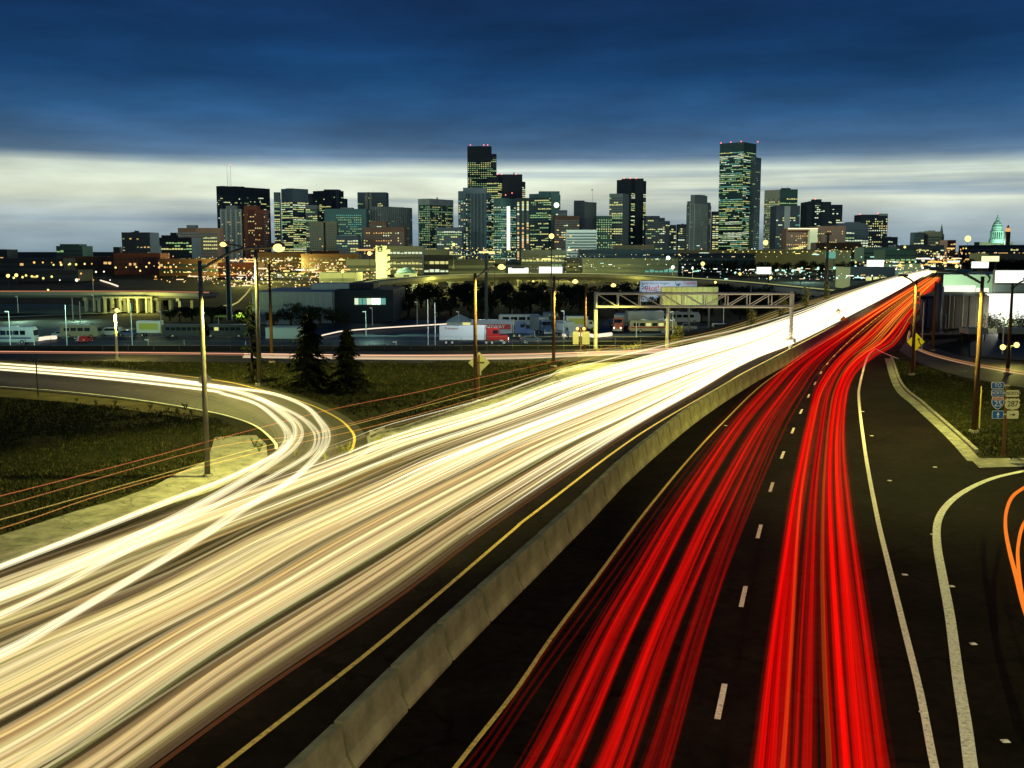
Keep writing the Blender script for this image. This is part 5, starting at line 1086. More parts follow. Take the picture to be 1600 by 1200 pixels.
# ------------------------------------------------------------------ right hand side: hoardings, lit walls, yard
D = 124
b = empty('dark_shed', (X(1492, 480, D), D, 0), label='long dark shed of upright panels with thin poles along the freeway', cat='shed'); ex = lambda px, D=D: X(px, 480, D) - b.location.x
panel_dark = mat('shed_panel', (.035, .03, .022), .85, noise=(1, .4)); panel_blue = mat('shed_blue', (.03, .045, .08), .8)
xs_ = [1440, 1449, 1458, 1470, 1481, 1492, 1503, 1514, 1524, 1534, 1545]
for i, (a_, c_) in enumerate(zip(xs_, xs_[1:])): mb = MB(); mb.box(ex(a_) + .03, ex(c_) - .03, (-.06 if i % 2 else 0), .5, 0, Zh(462 if a_ > 1466 else 468 - (a_ - 1440) * .2, D), panel_blue if a_ < 1458 else panel_dark); mb.build('panel', b)
mb = MB(); mb.prism([(ex(1440), .55), (ex(1545), .55), (ex(1545) + 6, 14), (ex(1440) + 6.6, 14)], 0, Zh(463, D), panel_dark); mb.build('hall', b)
for px in (1481, 1488, 1502): mb = MB(); mb.cyl(ex(px), -.5, 0, Zh(461, D), .05, .05, M['sign_back_metal'], 6); mb.build('pole', b)
for px in (1465, 1471): mb = MB(); mb.cyl(ex(px), -1.2, 0, Zh(490 if px > 1468 else 448, D), .16, .16, M['pole_grey'], 8); mb.build('pole', b)
b = empty('retaining_wall', (X(1478, 530, 112), 112, 0), label='low brown retaining wall at the foot of the dark shed', cat='wall'); mb = MB(); mb.box(X(1440, 530, 112) - b.location.x, X(1517, 530, 112) - b.location.x, 0, .4, -.1, Zh(523, 112), mat('brown_wall', (.09, .05, .025), .9, noise=(.8, .4))); mb.build('wall', b); mb = MB(); mb.box(X(1440, 530, 112) - b.location.x, X(1517, 530, 112) - b.location.x, -.05, .45, Zh(523, 112), Zh(521.5, 112), mat('wall_cap', (.3, .26, .15), .8)); mb.build('coping', b)
D = 150; pg = mat('pale_green_wall', (.36, .55, .40), .7, noise=(.15, .25))
b = empty('pale_hall', (X(1514, 440, D), D, 0), label='big pale green lit building front above the dark shed', cat='building')
mb = MB(); l_, r_ = X(1474, 440, D) - b.location.x, X(1556, 440, D) - b.location.x; mb.prism([(l_, 0), (r_, 0), (r_ + 9, 20), (l_ + 10, 20)], 0, Zh(429, D), pg); mb.build('wall', b)
mb = MB(); mb.box(X(1476, 440, D) - b.location.x, X(1524, 440, D) - b.location.x, -.15, -.02, Zh(460, D), Zh(446, D), emi('washed_white', (.95, 1, .78), 1.2)); mb.build('washed_out_front', b)  # glowing panel stands in for the overexposed lower front
mb = MB(); mb.box(X(1526, 440, D) - b.location.x, X(1545, 440, D) - b.location.x, -.15, -.02, Zh(461, D), Zh(450, D), M['washed_white']); mb.build('washed_out_front', b)
mb = MB(); mb.box(X(1489, 440, D) - b.location.x + 3, X(1548, 440, D) - b.location.x, 6, 14, Zh(429, D), Zh(421, D + 6), mat('teal_parapet', (.15, .32, .28), .8)); mb.build('roof_screen', b)
mb = MB(); c_ = X(1545, 440, D) - b.location.x; mb.tube([(c_ - 2 + 1.6 * math.cos(a_) * 1.2, -.3, Zh(436, D) + 1.0 * math.sin(a_)) for a_ in [R(k) for k in range(150, -40, -15)]], .09, dark_metal, 6); mb.build('cable_loop', b)
b = hoarding('lit_hoarding', 'blazing white upper signboard at the right edge', 1556, 1700, 421.5, 443, 148, emi('washed_white_wall', (1, 1, .88), 1.35), zb=0, cat='lit sign', posts=3)
hoarding('grey_fascia', 'slate grey fascia strip between the two blazing white panels at the right edge', 1556, 1700, 443.5, 457, 146, mat('fascia_slate', (.12, .15, .16), .6), zb=0, cat='fascia', posts=3)
b = hoarding('lit_hall_front', 'huge blazing white illuminated wall at the right edge behind the lamp pole', 1542, 1700, 457.5, 499, 130, M['washed_white_wall'], zb=0, cat='lit wall', posts=4)
mb = MB(); mb.box(X(1542, 480, 130) - b.location.x, X(1549, 480, 130) - b.location.x, -.2, -.08, Zh(503, 130), Zh(493, 130), panel_dark); mb.build('ledge', b)
hoarding('lit_sign', 'small white lit sign above the pale green building', 1519, 1546, 408, 419.5, 230, blaze, zb=0, cat='lit sign')
hoarding('lit_canopy', 'yellow-white glowing canopy topmost above the small white sign', 1534, 1562, 399.5, 409, 260, emi('canopy_yellow', (.95, 1, .45), 1.4), zb=0, cat='canopy')
b = empty('hedge', (X(1575, 508, 122), 122, 0), label='ragged dark hedge under the blazing white wall', cat='hedge')
def leaf_mass(mb, c, r, n, m, s, seed, flat=1.0):
    q = random.Random(seed)
    for _ in range(n):
        while True:
            u = Vector((q.uniform(-1, 1), q.uniform(-1, 1), q.uniform(-1, 1)))
            if u.length < 1: break
        u = u * (.55 + .45 * q.random()) if q.random() < .3 else u.normalized() * q.uniform(.7, 1.05)
        p = Vector((c[0] + u.x * r[0], c[1] + u.y * r[1], c[2] + u.z * r[2])); a = Vector((q.uniform(-1, 1), q.uniform(-1, 1), q.uniform(-1, 1))).normalized() * s * q.uniform(.6, 1.4); b_ = a.cross(Vector((q.uniform(-1, 1), q.uniform(-1, 1), q.uniform(-1, 1)))).normalized() * s * q.uniform(.5, 1)
        mb.face([p - a, p + b_, p + a], m)
leafd = mat('leaves_dark', (.018, .026, .011), .9, noise=(.6, .5)); leafm = mat('leaves_mid', (.035, .052, .018), .9, noise=(.6, .4)); bark = mat('bark', (.05, .035, .02), .95, noise=(4, .4))
mb = MB()
for i in range(14): leaf_mass(mb, (X(1535 + i * 8, 508, 122) - b.location.x, 0, .9), (.6, .5, 1.1 + .25 * math.sin(i * 2.1)), 90, leafd, .14, 300 + i)
mb.build('foliage', b)
for x0_, x1_, lab in ((1513, 1544, 'pale green flat awning in the right yard beside the dark shed'), (1573, 1640, 'pale green flat awning at the right edge of the yard')):
    D = 106; b = empty('awning', (X(x0_, 520, D), D, 0), label=lab, cat='awning'); w_ = X(x1_, 520, D) - X(x0_, 520, D)
    mb = MB(); mb.box(0, w_, 0, 2.2, Zh(522, D), Zh(513.5, D), mat('awning_green', (.42, .46, .30), .6)); mb.build('roof', b)
    for x_ in (.2, w_ - .2): mb = MB(); mb.cyl(x_, .3, 0, Zh(522, D), .06, .06, dark_metal, 6); mb.build('post', b)
    mb = MB(); mb.box(.1, w_ - .1, 1.6, 2.1, 0, Zh(522, D), panel_dark); mb.build('rear_wall', b)
b = empty('twin_lamp', G(1577, 571), label='short post with two blazing lamps in the right yard', cat='lamp'); D = b.location.y
mb = MB(); mb.cyl(0, 0, 0, Zh(540, D), .06, .05, dark_metal, 8); mb.build('post', b)
for px, py in ((1567, 542.5), (1588.5, 539)): mb = MB(); mb.ball((X(px, py, D) - b.location.x, 0, Zh(py, D)), .22, lamp_sod, 10, 6); mb.build('lamp', b); mb = MB(); mb.tube([(0, 0, Zh(541, D)), (X(px, py, D) - b.location.x, 0, Zh(py, D))], .03, dark_metal, 5); mb.build('arm', b)
point(Vector((b.location.x, D - .3, Zh(539, D) + .2)), 500)
tall = empty('lot_mast', G(1566, 553), label='pale slim mast in the right yard beside the twin lamps', cat='mast'); mb = MB(); mb.cyl(0, 0, 0, Zh(497, tall.location.y), .07, .05, steel_pale, 8); mb.build('pole', tall)
tall = empty('lot_mast', G(1440, 547), label='pale slim mast behind the yellow merge sign', cat='mast'); mb = MB(); mb.cyl(0, 0, 0, Zh(472, tall.location.y), .06, .05, steel_pale, 8); mb.build('pole', tall)

# ------------------------------------------------------------------ trees, shrubs and weeds
needle = mat('needles', (.010, .014, .007), .95, spec=.1)
def spruce(label, base, top_py, wpx, seed, sparse=1.0):
    g = G(*base); D = g.y; h = Zh(top_py, D); r = empty('spruce_tree', g, label=label, cat='tree'); q = random.Random(seed); hw = wpx / 2 * D / F
    mb = MB(); mb.tube([(0, 0, -.1), (.05, 0, h * .5), (0, 0, h)], [.13, .08, .015], bark, 7); mb.build('trunk', r)
    mb = MB(); n = int(210 * sparse)
    for i in range(n):
        t = (i + .5) / n; z = h * (.08 + .90 * t); L = hw * (1.08 - t) ** .8 * q.uniform(.45, 1.15); a = q.uniform(0, 6.283); d = Vector((math.cos(a), math.sin(a), 0)); tip = d * L + Vector((0, 0, z - L * q.uniform(.05, .35)))
        st = Vector((0, 0, z)); md = st.lerp(tip, .5) + Vector((0, 0, .08 * L)); mb.tube([st, md, tip], [.022, .014, .005], needle, 3, False)
        for k in range(int(40 * L / hw) + 14):
            u = q.random() ** .7; p = (st.lerp(md, u * 2) if u < .5 else md.lerp(tip, u * 2 - 1)); s = q.uniform(.09, .22) * (1.1 - .4 * u); side = d.cross(Vector((0, 0, 1))) * q.choice((-1, 1)) * q.uniform(.4, 1.3) + Vector((0, 0, -q.uniform(.1, .9))) + d * q.uniform(0, .8)
            e = p + side * s * 2.0; w = Vector((q.uniform(-1, 1), q.uniform(-1, 1), q.uniform(-1, 1))) * s * .35; mb.face([p - w, p + w, e], needle)
    mb.build('crown', r)
spruce('biggest dark spruce, in front of the lot between the lamp poles', (483, 611), 488, 92, 3)
spruce('smaller spruce right of the biggest one', (543, 613), 513, 74, 4, .8)
spruce('thin bare-looking spruce beside the brown lamp pole', (394, 597), 470, 46, 5, .20)
def tree_kind(seed, w, h, dense=1.0):
    mb = MB(); mb.tube([(0, 0, -.2), (.1, .05, h * .35), (0, .1, h * .6)], [w * .06, w * .045, w * .02], bark, 6); q = random.Random(seed)
    for i in range(5): a = q.uniform(0, 6.28); mb.tube([(0, 0, h * .3), (math.cos(a) * w * .25, math.sin(a) * w * .2, h * .7)], [w * .025, w * .01], bark, 4)
    tm = mb.mesh('trunk'); mb = MB()
    for i in range(9):
        a = q.uniform(0, 6.28); rr_ = w * .30 * q.random() ** .5; leaf_mass(mb, (rr_ * math.cos(a), rr_ * math.sin(a), h * q.uniform(.35, .8)), (w * q.uniform(.16, .28), w * .2, h * q.uniform(.12, .22)), int(110 * dense), q.choice((leafd, leafd, leafm)), w * .045, seed * 31 + i)
    return tm, mb.mesh('crown')
TK = [tree_kind(s, 7, 6.5) for s in (1, 2, 3, 4)]; BK_ = [tree_kind(s, 4, 2.6) for s in (11, 12, 13)]
def tree(p, k, s, rz, label, group, name='tree', cat='tree'):
    r = empty(name, p, rz, label, cat, group); r.scale = (s, s, s)
    for nm, me in zip(('trunk', 'crown'), k): o = bpy.data.objects.new(nm, me); col.objects.link(o); o.parent = r
q = random.Random(77)
for i in range(46):
    px = 596 + i * 15.5 + q.uniform(-5, 5); D = 345 + 40 * math.sin(i * 1.7) + q.uniform(-15, 15)
    if px > 1120: D -= (px - 1120) * .45
    tree(Vector((X(px, 480, D), D, PLAIN)), TK[i % 4], q.uniform(1.05, 1.45), q.uniform(0, 6), 'one of the black bushy trees massed behind the lot, left of the freeway', 'black trees massed behind the lot')
for i in range(30):
    px = 600 + i * 21 + q.uniform(-6, 6); D = 385 + q.uniform(-10, 10)
    if px > 1120: D -= (px - 1120) * .45
    tree(Vector((X(px, 480, D), D, PLAIN)), TK[(i + 1) % 4], q.uniform(1.15, 1.5), q.uniform(0, 6), '', 'black trees massed behind the lot')
for i in range(22):
    px = 1085 + i * 15 + q.uniform(-4, 4); tree(Vector((X(px, 420, 900), 880 + q.uniform(-20, 20), PLAIN)), TK[i % 4], q.uniform(1.5, 2.2), q.uniform(0, 6), 'one of the dark trees in the row below the long lamp-strung wall', 'dark trees below the lamp-strung wall')
for i, (px, py) in enumerate(((455, 513), (478, 512), (500, 512), (520, 510), (535, 512), (428, 514), (265, 500), (280, 502), (300, 500), (318, 498), (330, 505), (345, 500), (375, 500), (256, 478), (262, 482), (385, 510))):
    tree(Gp(px, py, PLAIN), BK_[i % 3] if i > 5 else TK[i % 4], q.uniform(.6, 1.1) if i < 6 else q.uniform(1.1, 2), q.uniform(0, 6), 'one of the dark shrubs before the grey warehouse and the bridge', 'dark shrubs before the warehouse and bridge', 'shrub', 'shrub')
for i in range(10): tree(Vector((X(1512 + i * 14, 400, 560), 560, 0 if i > 20 else PLAIN + 6)), TK[i % 4], 1.6, i, 'one of the dark trees beneath the statehouse dome at right', 'dark trees beneath the dome')
for i, (px, py, h_, lab) in enumerate(((1060, 548, 2.2, 'low olive bush at the gantry foot beside the white stream'), (1173, 527, 3.3, 'tall olive shrub left of the gantry right post, nearest of the row'), (1222, 509, 3.6, 'second olive shrub of the row along the white stream'), (1259, 494, 4.0, 'third olive shrub of the row along the white stream'), (1291, 480, 4.2, 'farthest olive shrub of the row along the white stream'))):
    g_ = G(px, py); r = empty('shrub', g_, i, lab, 'shrub', 'olive shrubs along the white stream'); mb = MB(); mb.tube([(0, 0, -.2), (0, 0, h_ * .6)], [.08, .03], bark, 5); mb.build('trunk', r)
    mb = MB(); lv = mat('leaves_olive', (.22, .22, .05), .9, noise=(.8, .4))
    for k in range(5): leaf_mass(mb, (rnd.uniform(-.2, .2), rnd.uniform(-.2, .2), h_ * (.25 + .16 * k)), (.55, .55, h_ * .16), 90, lv, .15, 900 + i * 9 + k)
    mb.build('crown', r)
weed_m = mat('weed_dry', (.30, .30, .08), .9); weed_g = mat('weed_green', (.05, .07, .02), .9)
def weed(px, py, s, m, label, group, z=0, seed=0):
    q = random.Random(seed); mb = MB()
    for i in range(9):
        a = q.uniform(0, 6.28); L = s * q.uniform(.5, 1); t = Vector((math.cos(a) * L * .5, math.sin(a) * L * .5, L)); mb.tube([(0, 0, 0), t * .5 + Vector((0, 0, .1 * L)), t], [.02, .014, .004], m, 3, False)
        for k in range(4): p = t * q.uniform(.4, 1); w = Vector((q.uniform(-1, 1), q.uniform(-1, 1), q.uniform(-.2, 1))) * s * .16; mb.face([p, p + w, p + w * .5 + Vector((0, 0, .05))], m)
    o = mb.build('weed'); o.location = G(px, py, z); tag(o, label, 'weed', group)
for i, (px, py, s) in enumerate(((533, 712, .5), (541, 709, .55), (548, 712, .4), (508, 722, .45), (594, 692, .5), (590, 695, .35), (868, 604, .7), (874, 600, .6), (935, 552, .6), (975, 548, .6), (983, 549, .7), (990, 547, .7), (996, 546, .8), (461, 712, .3))): weed(px, py, s, weed_m, 'one of the dry pale weeds sprouting at the outer edge of the incoming lanes', 'dry weeds along the incoming lanes', seed=i)
for i, (px, py, s) in enumerate(((235, 640, .5), (180, 634, .35), (150, 632, .3), (290, 641, .5), (278, 648, .45), (300, 650, .5), (350, 682, .35), (398, 699, .5), (405, 706, .5), (1588, 716, .5), (1580, 718, .35), (120, 628, .3), (262, 644, .35))): weed(px, py, s, weed_g, 'one of the dark green weed tufts at the verge of the loop road and kerb', 'dark weed tufts on the verges', seed=50 + i)
def grass(name, poly_px, n, seed, h=(.05, .14), label='short rough grass'):
    poly = on(poly_px); q = random.Random(seed); x0, x1, y0, y1 = min(p.x for p in poly), max(p.x for p in poly), min(p.y for p in poly), max(p.y for p in poly); mb = MB(); k = 0
    ms = [mat('grass_blade_green', (.020, .028, .007), .9), mat('grass_blade_olive', (.042, .040, .011), .9), mat('grass_blade_dry', (.11, .095, .03), .9)]
    def inside(x, y):
        c = False; j = len(poly) - 1
        for i in range(len(poly)):
            a, b_ = poly[i], poly[j]
            if (a.y > y) != (b_.y > y) and x < (b_.x - a.x) * (y - a.y) / (b_.y - a.y) + a.x: c = not c
            j = i
        return c
    while k < n:
        x, y = q.uniform(x0, x1), q.uniform(y0, y1); k += 1
        if not inside(x, y): continue
        if math.sin(x * .9 + 1.3 * math.sin(y * .5)) * math.cos(y * .7 + math.sin(x * .4)) > .45 and q.random() < .75: continue
        z = terr(x, y) - .03; m = ms[0] if q.random() < .62 else (ms[1] if q.random() < .7 else ms[2])
        for _ in range(3):
            a = q.uniform(0, 6.28); hh = q.uniform(*h); w = hh * .13 + y * .0003; ox, oy = q.uniform(-.12, .12), q.uniform(-.12, .12); dx, dy = math.cos(a) * w, math.sin(a) * w
            mb.face([(x + ox - dx, y + oy - dy, z), (x + ox + dx, y + oy + dy, z), (x + ox + q.uniform(-.5, .5) * hh, y + oy + q.uniform(-.5, .5) * hh, z + hh)], m)
    tag(mb.build(name), label=label, cat='grass', kind='stuff')
grass('grass', [(-150, 925), (0, 834), (125, 793), (240, 757), (318, 720), (330, 690), (395, 678), (340, 655), (300, 648), (180, 634), (0, 622), (-200, 612)], 52000, 1, label='dark rough grass inside the loop road')
grass('grass', [(0, 563), (400, 567), (860, 563), (905, 566), (870, 574), (848, 592), (745, 628), (650, 658), (610, 673), (575, 660), (520, 632), (440, 609), (330, 586), (0, 562)], 34000, 2, (.05, .18), label='rough grass triangle between loop road and incoming lanes')
grass('grass', [(1396, 560), (1412, 600), (1444, 630), (1484, 665), (1538, 713), (1700, 714), (1760, 640), (1600, 610), (1500, 590), (1440, 572)], 34000, 3, (.04, .12), label='mown grass wedge beyond the kerb on the right')

# ------------------------------------------------------------------ light trails of the passing traffic (long exposure)
HZ = .68
YS = []
y = 9.0
while y < 500: YS.append(y); y += max(.7, y * .045)
def band(name, label, fa, fb, n, mats, rr, zr, seed, y0=9, y1=470, t=(0, 1), wander=.03, halo=None, cat='light trails', ends=0, stag=None, uni=.38):
    q = random.Random(seed); mb = MB(); cent = [(k_ + q.random()) / max(2, n // 5) for k_ in range(max(2, n // 5))]
    for i in range(n):
        u0 = (i + q.uniform(.1, .9)) / n if q.random() < uni else min(1, max(0, q.choice(cent) + q.gauss(0, .024))); t0 = t[0] + (t[1] - t[0]) * u0; ph, fr, am = q.uniform(0, 6.28), q.uniform(.5, 1.4), wander * q.uniform(.2, 1); z = q.uniform(*zr) if q.random() < .85 else q.uniform(.9, 1.5); r_ = q.uniform(*rr); m = q.choices([a for a, _ in mats], [w for _, w in mats])[0]
        pts = []
        for yy in YS:
            if yy < y0 or yy > y1: continue
            tt = min(t[1] + .01, max(t[0] - .01, t0 + am * math.sin(ph + fr * math.log(yy) * 3))); pts.append((fa(yy) * (1 - tt) + fb(yy) * tt, yy, z))
        if stag:
            ys0 = stag[0] + (stag[1] - stag[0]) * q.random(); pts = [p for p in pts if p[1] > ys0]; r_ = [r_ * min(1, .08 + k / 9) for k in range(len(pts))]
        elif q.random() < ends:
            k0 = q.randrange(0, len(pts) // 3); pts = pts[k0:]
        mb.tube(pts, r_, m, 5, False)
        if halo: mb.tube(pts, [v * 2.6 for v in r_] if stag else r_ * 2.6, halo[m.name] if isinstance(halo, dict) else halo, 5, False)
    return tag(mb.build(name), label=label, cat=cat, kind='stuff')
w1 = glow('headlight_trail_cream', (1, .76, .30), .125); w2 = glow('headlight_trail_pale', (1, .86, .44), .21); w3 = glow('headlight_trail_green', (.80, .86, .26), .10); w4 = glow('headlight_trail_tan', (.80, .50, .22), .10); w5 = glow('headlight_trail_amber', (1, .55, .10), .16); w6 = glow('headlight_trail_pink', (1, .64, .34), .11)
wh_ = glow('headlight_trail_haze', (1, .70, .24), .018)
WM = [(w1, 6), (w2, 5), (w3, 3), (w4, 4), (w5, .5), (w6, 3)]
fR, fL = curve_x(WR, HZ), curve_x([(-1400, 1360), (-900, 1240), (-400, 1055), (-200, 980), (0, 905), (200, 838), (350, 783), (472, 740), (537, 716), (600, 690), (750, 646), (867, 600), (1050, 549), (1150, 526), (1250, 494), (1320, 464), (1400, 435), (1458, 421.5)], HZ)
fG1 = curve_x([(-500, 1180), (-200, 1080), (0, 999), (167, 935), (300, 868), (350, 843), (550, 762), (625, 727), (750, 682), (900, 628), (970, 602), (1090, 565), (1200, 527), (1300, 480), (1400, 438.5), (1458, 422.5)], HZ)
fG2 = curve_x([(-300, 1290), (0, 1142), (133, 1067), (267, 987), (400, 915), (525, 842), (675, 765), (750, 728), (810, 697), (900, 660), (1020, 612), (1100, 580), (1200, 540), (1300, 488), (1400, 443), (1458, 423.5)], HZ)
fG3 = curve_x([(-60, 1290), (117, 1197), (333, 1037), (533, 911), (640, 846), (750, 780), (880, 706), (1000, 648), (1100, 597), (1180, 558), (1300, 500), (1400, 449), (1457, 424.5)], HZ)
rad = (.022, .062); zr = (.50, .85)
band('headlight_trails', 'outer stream of cream headlight trails, beside the gore and loop road', fL, fG1, 44, WM, rad, zr, 1, t=(.02, .86), halo=wh_)
band('headlight_trails', 'second stream of white headlight trails between the two dark gaps', fG1, fG2, 62, WM, rad, zr, 2, t=(.17, .955), halo=wh_)
band('headlight_trails', 'third stream of white headlight trails inside the thin brown gap', fG2, fG3, 40, WM, rad, zr, 3, t=(.09, .91), halo=wh_)
band('headlight_trails', 'innermost stream of headlight trails next to the bare shoulder', fG3, fR, 26, WM, rad, zr, 4, t=(.18, .98), halo=wh_)
wf = glow('headlight_trail_far', (1, .94, .66), .6); wfh = glow('headlight_trail_far_haze', (1, .88, .50), .08)
for k_, (a_, b_, n_, t_) in enumerate(((fL, fG1, 36, (.02, .86)), (fG1, fG2, 46, (.17, .95)), (fG2, fG3, 32, (.09, .91)), (fG3, fR, 24, (.18, .97)))):
    band('far_headlight_trails', ['outer', 'second', 'third', 'innermost'][k_] + ' far stretch of blazing headlight trails towards the vanishing point', a_, b_, n_, [(wf, 1)], (.03, .055), (.5, .9), 60 + k_, t=t_, halo=wfh, stag=(30, 75), wander=.02)
br = glow('gap_trail_brown', (.30, .09, .03), .22)
band('marker_trails', 'dark rust coloured trails filling the gaps between white streams', lambda y: fG2(y) - .25, lambda y: fG2(y) + .2, 3, [(br, 1)], (.05, .07), (.4, .6), 5)
band('marker_trails', 'rust coloured edge trails along the bare shoulder', lambda y: fR(y) - .05, lambda y: fR(y) + .12, 3, [(br, 1), (w4, .6)], (.03, .05), (.4, .6), 6)
# loop ramp streams
def loop_trail(label, pxs, n, spread, mats, seed, r=(.045, .085), z=HZ):
    base = smooth_line(on(pxs, z), 8); q = random.Random(seed); mb = MB()
    for i in range(n):
        o = spread * (i - (n - 1) / 2) / max(1, n - 1); pts = []
        for k, p in enumerate(base):
            d = base[min(k + 1, len(base) - 1)] - base[max(k - 1, 0)]; d.normalize(); nn = Vector((-d.y, d.x, 0)); pts.append(p + nn * (o + .03 * math.sin(k * .2 + i)))
        r0_ = q.uniform(*r); rr_ = [r0_ * (.30 + .70 * sst(-62, -22, p.x)) for p in pts]; m = q.choice(mats); mb.tube(pts, rr_, m, 6, False); mb.tube(pts, [v * 2.2 for v in rr_], wh2, 6, False)
    o = mb.build('loop_light_trail', smooth=False); tag(o, label, 'light trail')
wh2 = glow('loop_trail_haze', (1, .78, .30), .035); lw1 = glow('loop_trail_white', (1, .90, .58), .50); lw2 = glow('loop_trail_gold', (1, .74, .30), .2)
loop_trail('innermost bright headlight trail rounding the loop road, hugging its inner edge', [(-260, 560), (0, 577.5), (160, 591), (320, 609), (350, 616), (400, 631), (437, 659), (450, 680), (442, 699), (417, 717), (350, 750), (262, 783), (175, 817), (0, 885), (-200, 962)], 3, .20, [lw1], 1)
loop_trail('second headlight trail of the loop, brightest and widest', [(-260, 556), (0, 573), (160, 585), (320, 602), (400, 621), (450, 651), (466, 672), (457, 695), (425, 722), (350, 768), (250, 822), (100, 890), (0, 930), (-200, 1010)], 4, .34, [lw1, lw1, lw2], 2)
loop_trail('third thin headlight trail branching outward inside the loop', [(400, 621), (440, 637), (470, 652), (489, 668), (495, 684), (485, 707), (437, 738), (350, 783), (200, 858), (100, 912), (0, 962), (-200, 1050)], 2, .16, [lw1], 3)
loop_trail('outermost bright headlight trail of the loop crossing into the second stream', [(-260, 550), (0, 568), (200, 584), (350, 604), (425, 615), (475, 634), (500, 657), (510, 677), (503, 702), (470, 738), (430, 767), (367, 803), (300, 847), (167, 927), (67, 987), (0, 1022), (-200, 1110)], 3, .24, [lw1], 4)
loop_trail('faint gold trails spread over the outer half of the loop road', [(-260, 553), (0, 571), (200, 587), (350, 611), (430, 640), (468, 665), (478, 690), (455, 722), (390, 765), (250, 840), (100, 915), (-100, 1010)], 4, 2.2, [wh2], 5, (.10, .16))
# frontage road trails
def along(name, label, pxs, n, spread, mats, r, z, seed, kind=None):
    base = smooth_line(on(pxs, z), 6); q = random.Random(seed); mb = MB()
    for i in range(n):
        o = spread * (q.random() - .5); zz = q.uniform(-.15, .15); mb.tube([p + Vector((0, o, zz)) for p in base], q.uniform(*r), q.choice(mats), 5, False)
    tag(mb.build(name), label, 'light trails', kind=kind or 'stuff')
fr1 = glow('frontage_trail_tan', (.85, .52, .30), .30); fr2 = glow('frontage_trail_cream', (1, .82, .52), .42); fr3 = glow('frontage_trail_red', (.6, .10, .04), .30)
along('frontage_trails', 'tan light trails along the frontage road from the left edge to the gantry', [(-300, 549), (0, 550), (300, 552.5), (640, 556), (900, 552), (1050, 545), (1150, 526), (1250, 494)], 7, 1.6, [fr1, fr2, fr1, fr3], (.02, .05), .65, 1)
along('frontage_trails', 'brighter cream trails of the frontage road merging below the gantry', [(380, 556), (640, 559), (800, 558), (900, 554), (1050, 546.5), (1150, 527)], 5, .7, [fr2, fr2, fr1], (.04, .07), .65, 2)
orr = glow('merge_trail_orange', (1, .40, .10), .30); og = glow('merge_trail_olive', (.55, .48, .14), .20)
along('merge_trails', 'thin orange and olive trails rising left of the white stream behind the gantry', [(900, 552), (1000, 543), (1100, 525), (1170, 505), (1240, 480), (1330, 455), (1400, 437), (1452, 422)], 12, 7, [orr, og, orr, og], (.02, .05), 1.1, 3)
# high marker lamps of lorries crossing above the grass
for i, (pxs, c) in enumerate((([(-200, 822), (0, 775), (225, 717), (335, 687), (450, 657), (525, 638), (650, 613), (750, 590), (865, 565), (960, 540)], (.50, .13, .05)), ([(-200, 838), (0, 791), (320, 702), (467, 680), (562, 658), (650, 635), (732, 610), (867, 575), (960, 548)], (.45, .16, .05)),
                              ([(-200, 860), (0, 812), (320, 722), (450, 688), (562, 661), (650, 638), (800, 598), (900, 567), (1000, 540)], (.50, .34, .08)), ([(-200, 877), (0, 826), (165, 771), (320, 728), (450, 696), (575, 668), (725, 628), (870, 586), (1000, 552)], (.52, .22, .06)))):
    thin_trail('lorry_light_trail', smooth_line(on(pxs, 3.3), 6), .012, glow('lorry_trail_%d' % i, c, .8), ['uppermost thin red trail', 'second thin rust trail', 'third thin gold trail', 'lowest thin orange trail'][i] + ' of lorry roof lamps crossing in front of the grass', 'light trail')
# red streams
r1 = glow('taillight_trail_bright', (1, .003, .001), .18); r2 = glow('taillight_trail_mid', (.62, .002, .001), .16); r3 = glow('taillight_trail_dark', (.22, .001, .001), .2); r4 = glow('taillight_trail_orange', (1, .13, .01), .20); rh = glow('taillight_trail_haze', (.8, .002, .001), .022); r5 = glow('taillight_trail_ember', (1, .30, .03), .42)
RM = [(r1, 5), (r2, 6), (r3, 4)]; RM2 = [(r1, 6), (r2, 5), (r3, 3), (r4, .35)]
zR = .75
fA0 = curve_x([(640, 1330), (745, 1197), (835, 1066), (932, 935), (1077, 735), (1140, 660), (1195, 603), (1252, 557), (1330, 504), (1400, 461), (1460, 426)], zR)
fA1 = curve_x([(740, 1330), (830, 1200), (930, 998), (987, 900), (1060, 780), (1140, 667), (1190, 612), (1230, 572), (1270, 545), (1330, 508), (1400, 465), (1462, 427)], zR)
fA2 = curve_x([(1005, 1330), (1050, 1200), (1103, 998), (1150, 850), (1200, 723), (1230, 657), (1257, 612), (1290, 563), (1335, 520), (1385, 482), (1430, 452), (1468, 428)], zR)
fB1 = curve_x([(1160, 1330), (1178, 1197), (1200, 1000), (1229, 800), (1245, 720), (1262, 650), (1275, 607), (1298, 572), (1330, 540), (1370, 507), (1420, 466), (1467, 429)], zR)
fB2 = curve_x([(1262, 1330), (1266, 1197), (1270, 1000), (1276, 800), (1282, 720), (1290, 650), (1299, 607), (1318, 572), (1345, 545), (1382, 515), (1425, 472), (1469, 429.6)], zR)
fB3 = curve_x([(1300, 1330), (1297, 1197), (1288, 1000), (1284, 800), (1287, 720), (1294, 650), (1303, 607), (1321, 574), (1348, 548), (1386, 517), (1428, 474), (1470, 430)], zR)
fB4 = curve_x([(1385, 1330), (1367, 1197), (1345, 1000), (1322, 800), (1315, 700), (1318, 640), (1326, 600), (1340, 575), (1368, 552), (1402, 530), (1434, 482), (1470, 434)], zR)
fB5 = curve_x([(1450, 1330), (1420, 1197), (1385, 1000), (1350, 800), (1330, 700), (1327, 640), (1330, 600), (1345, 577), (1376, 555), (1409, 532), (1438, 486), (1472, 435)], zR)
rr2 = (.03, .085); zz = (.55, .95)
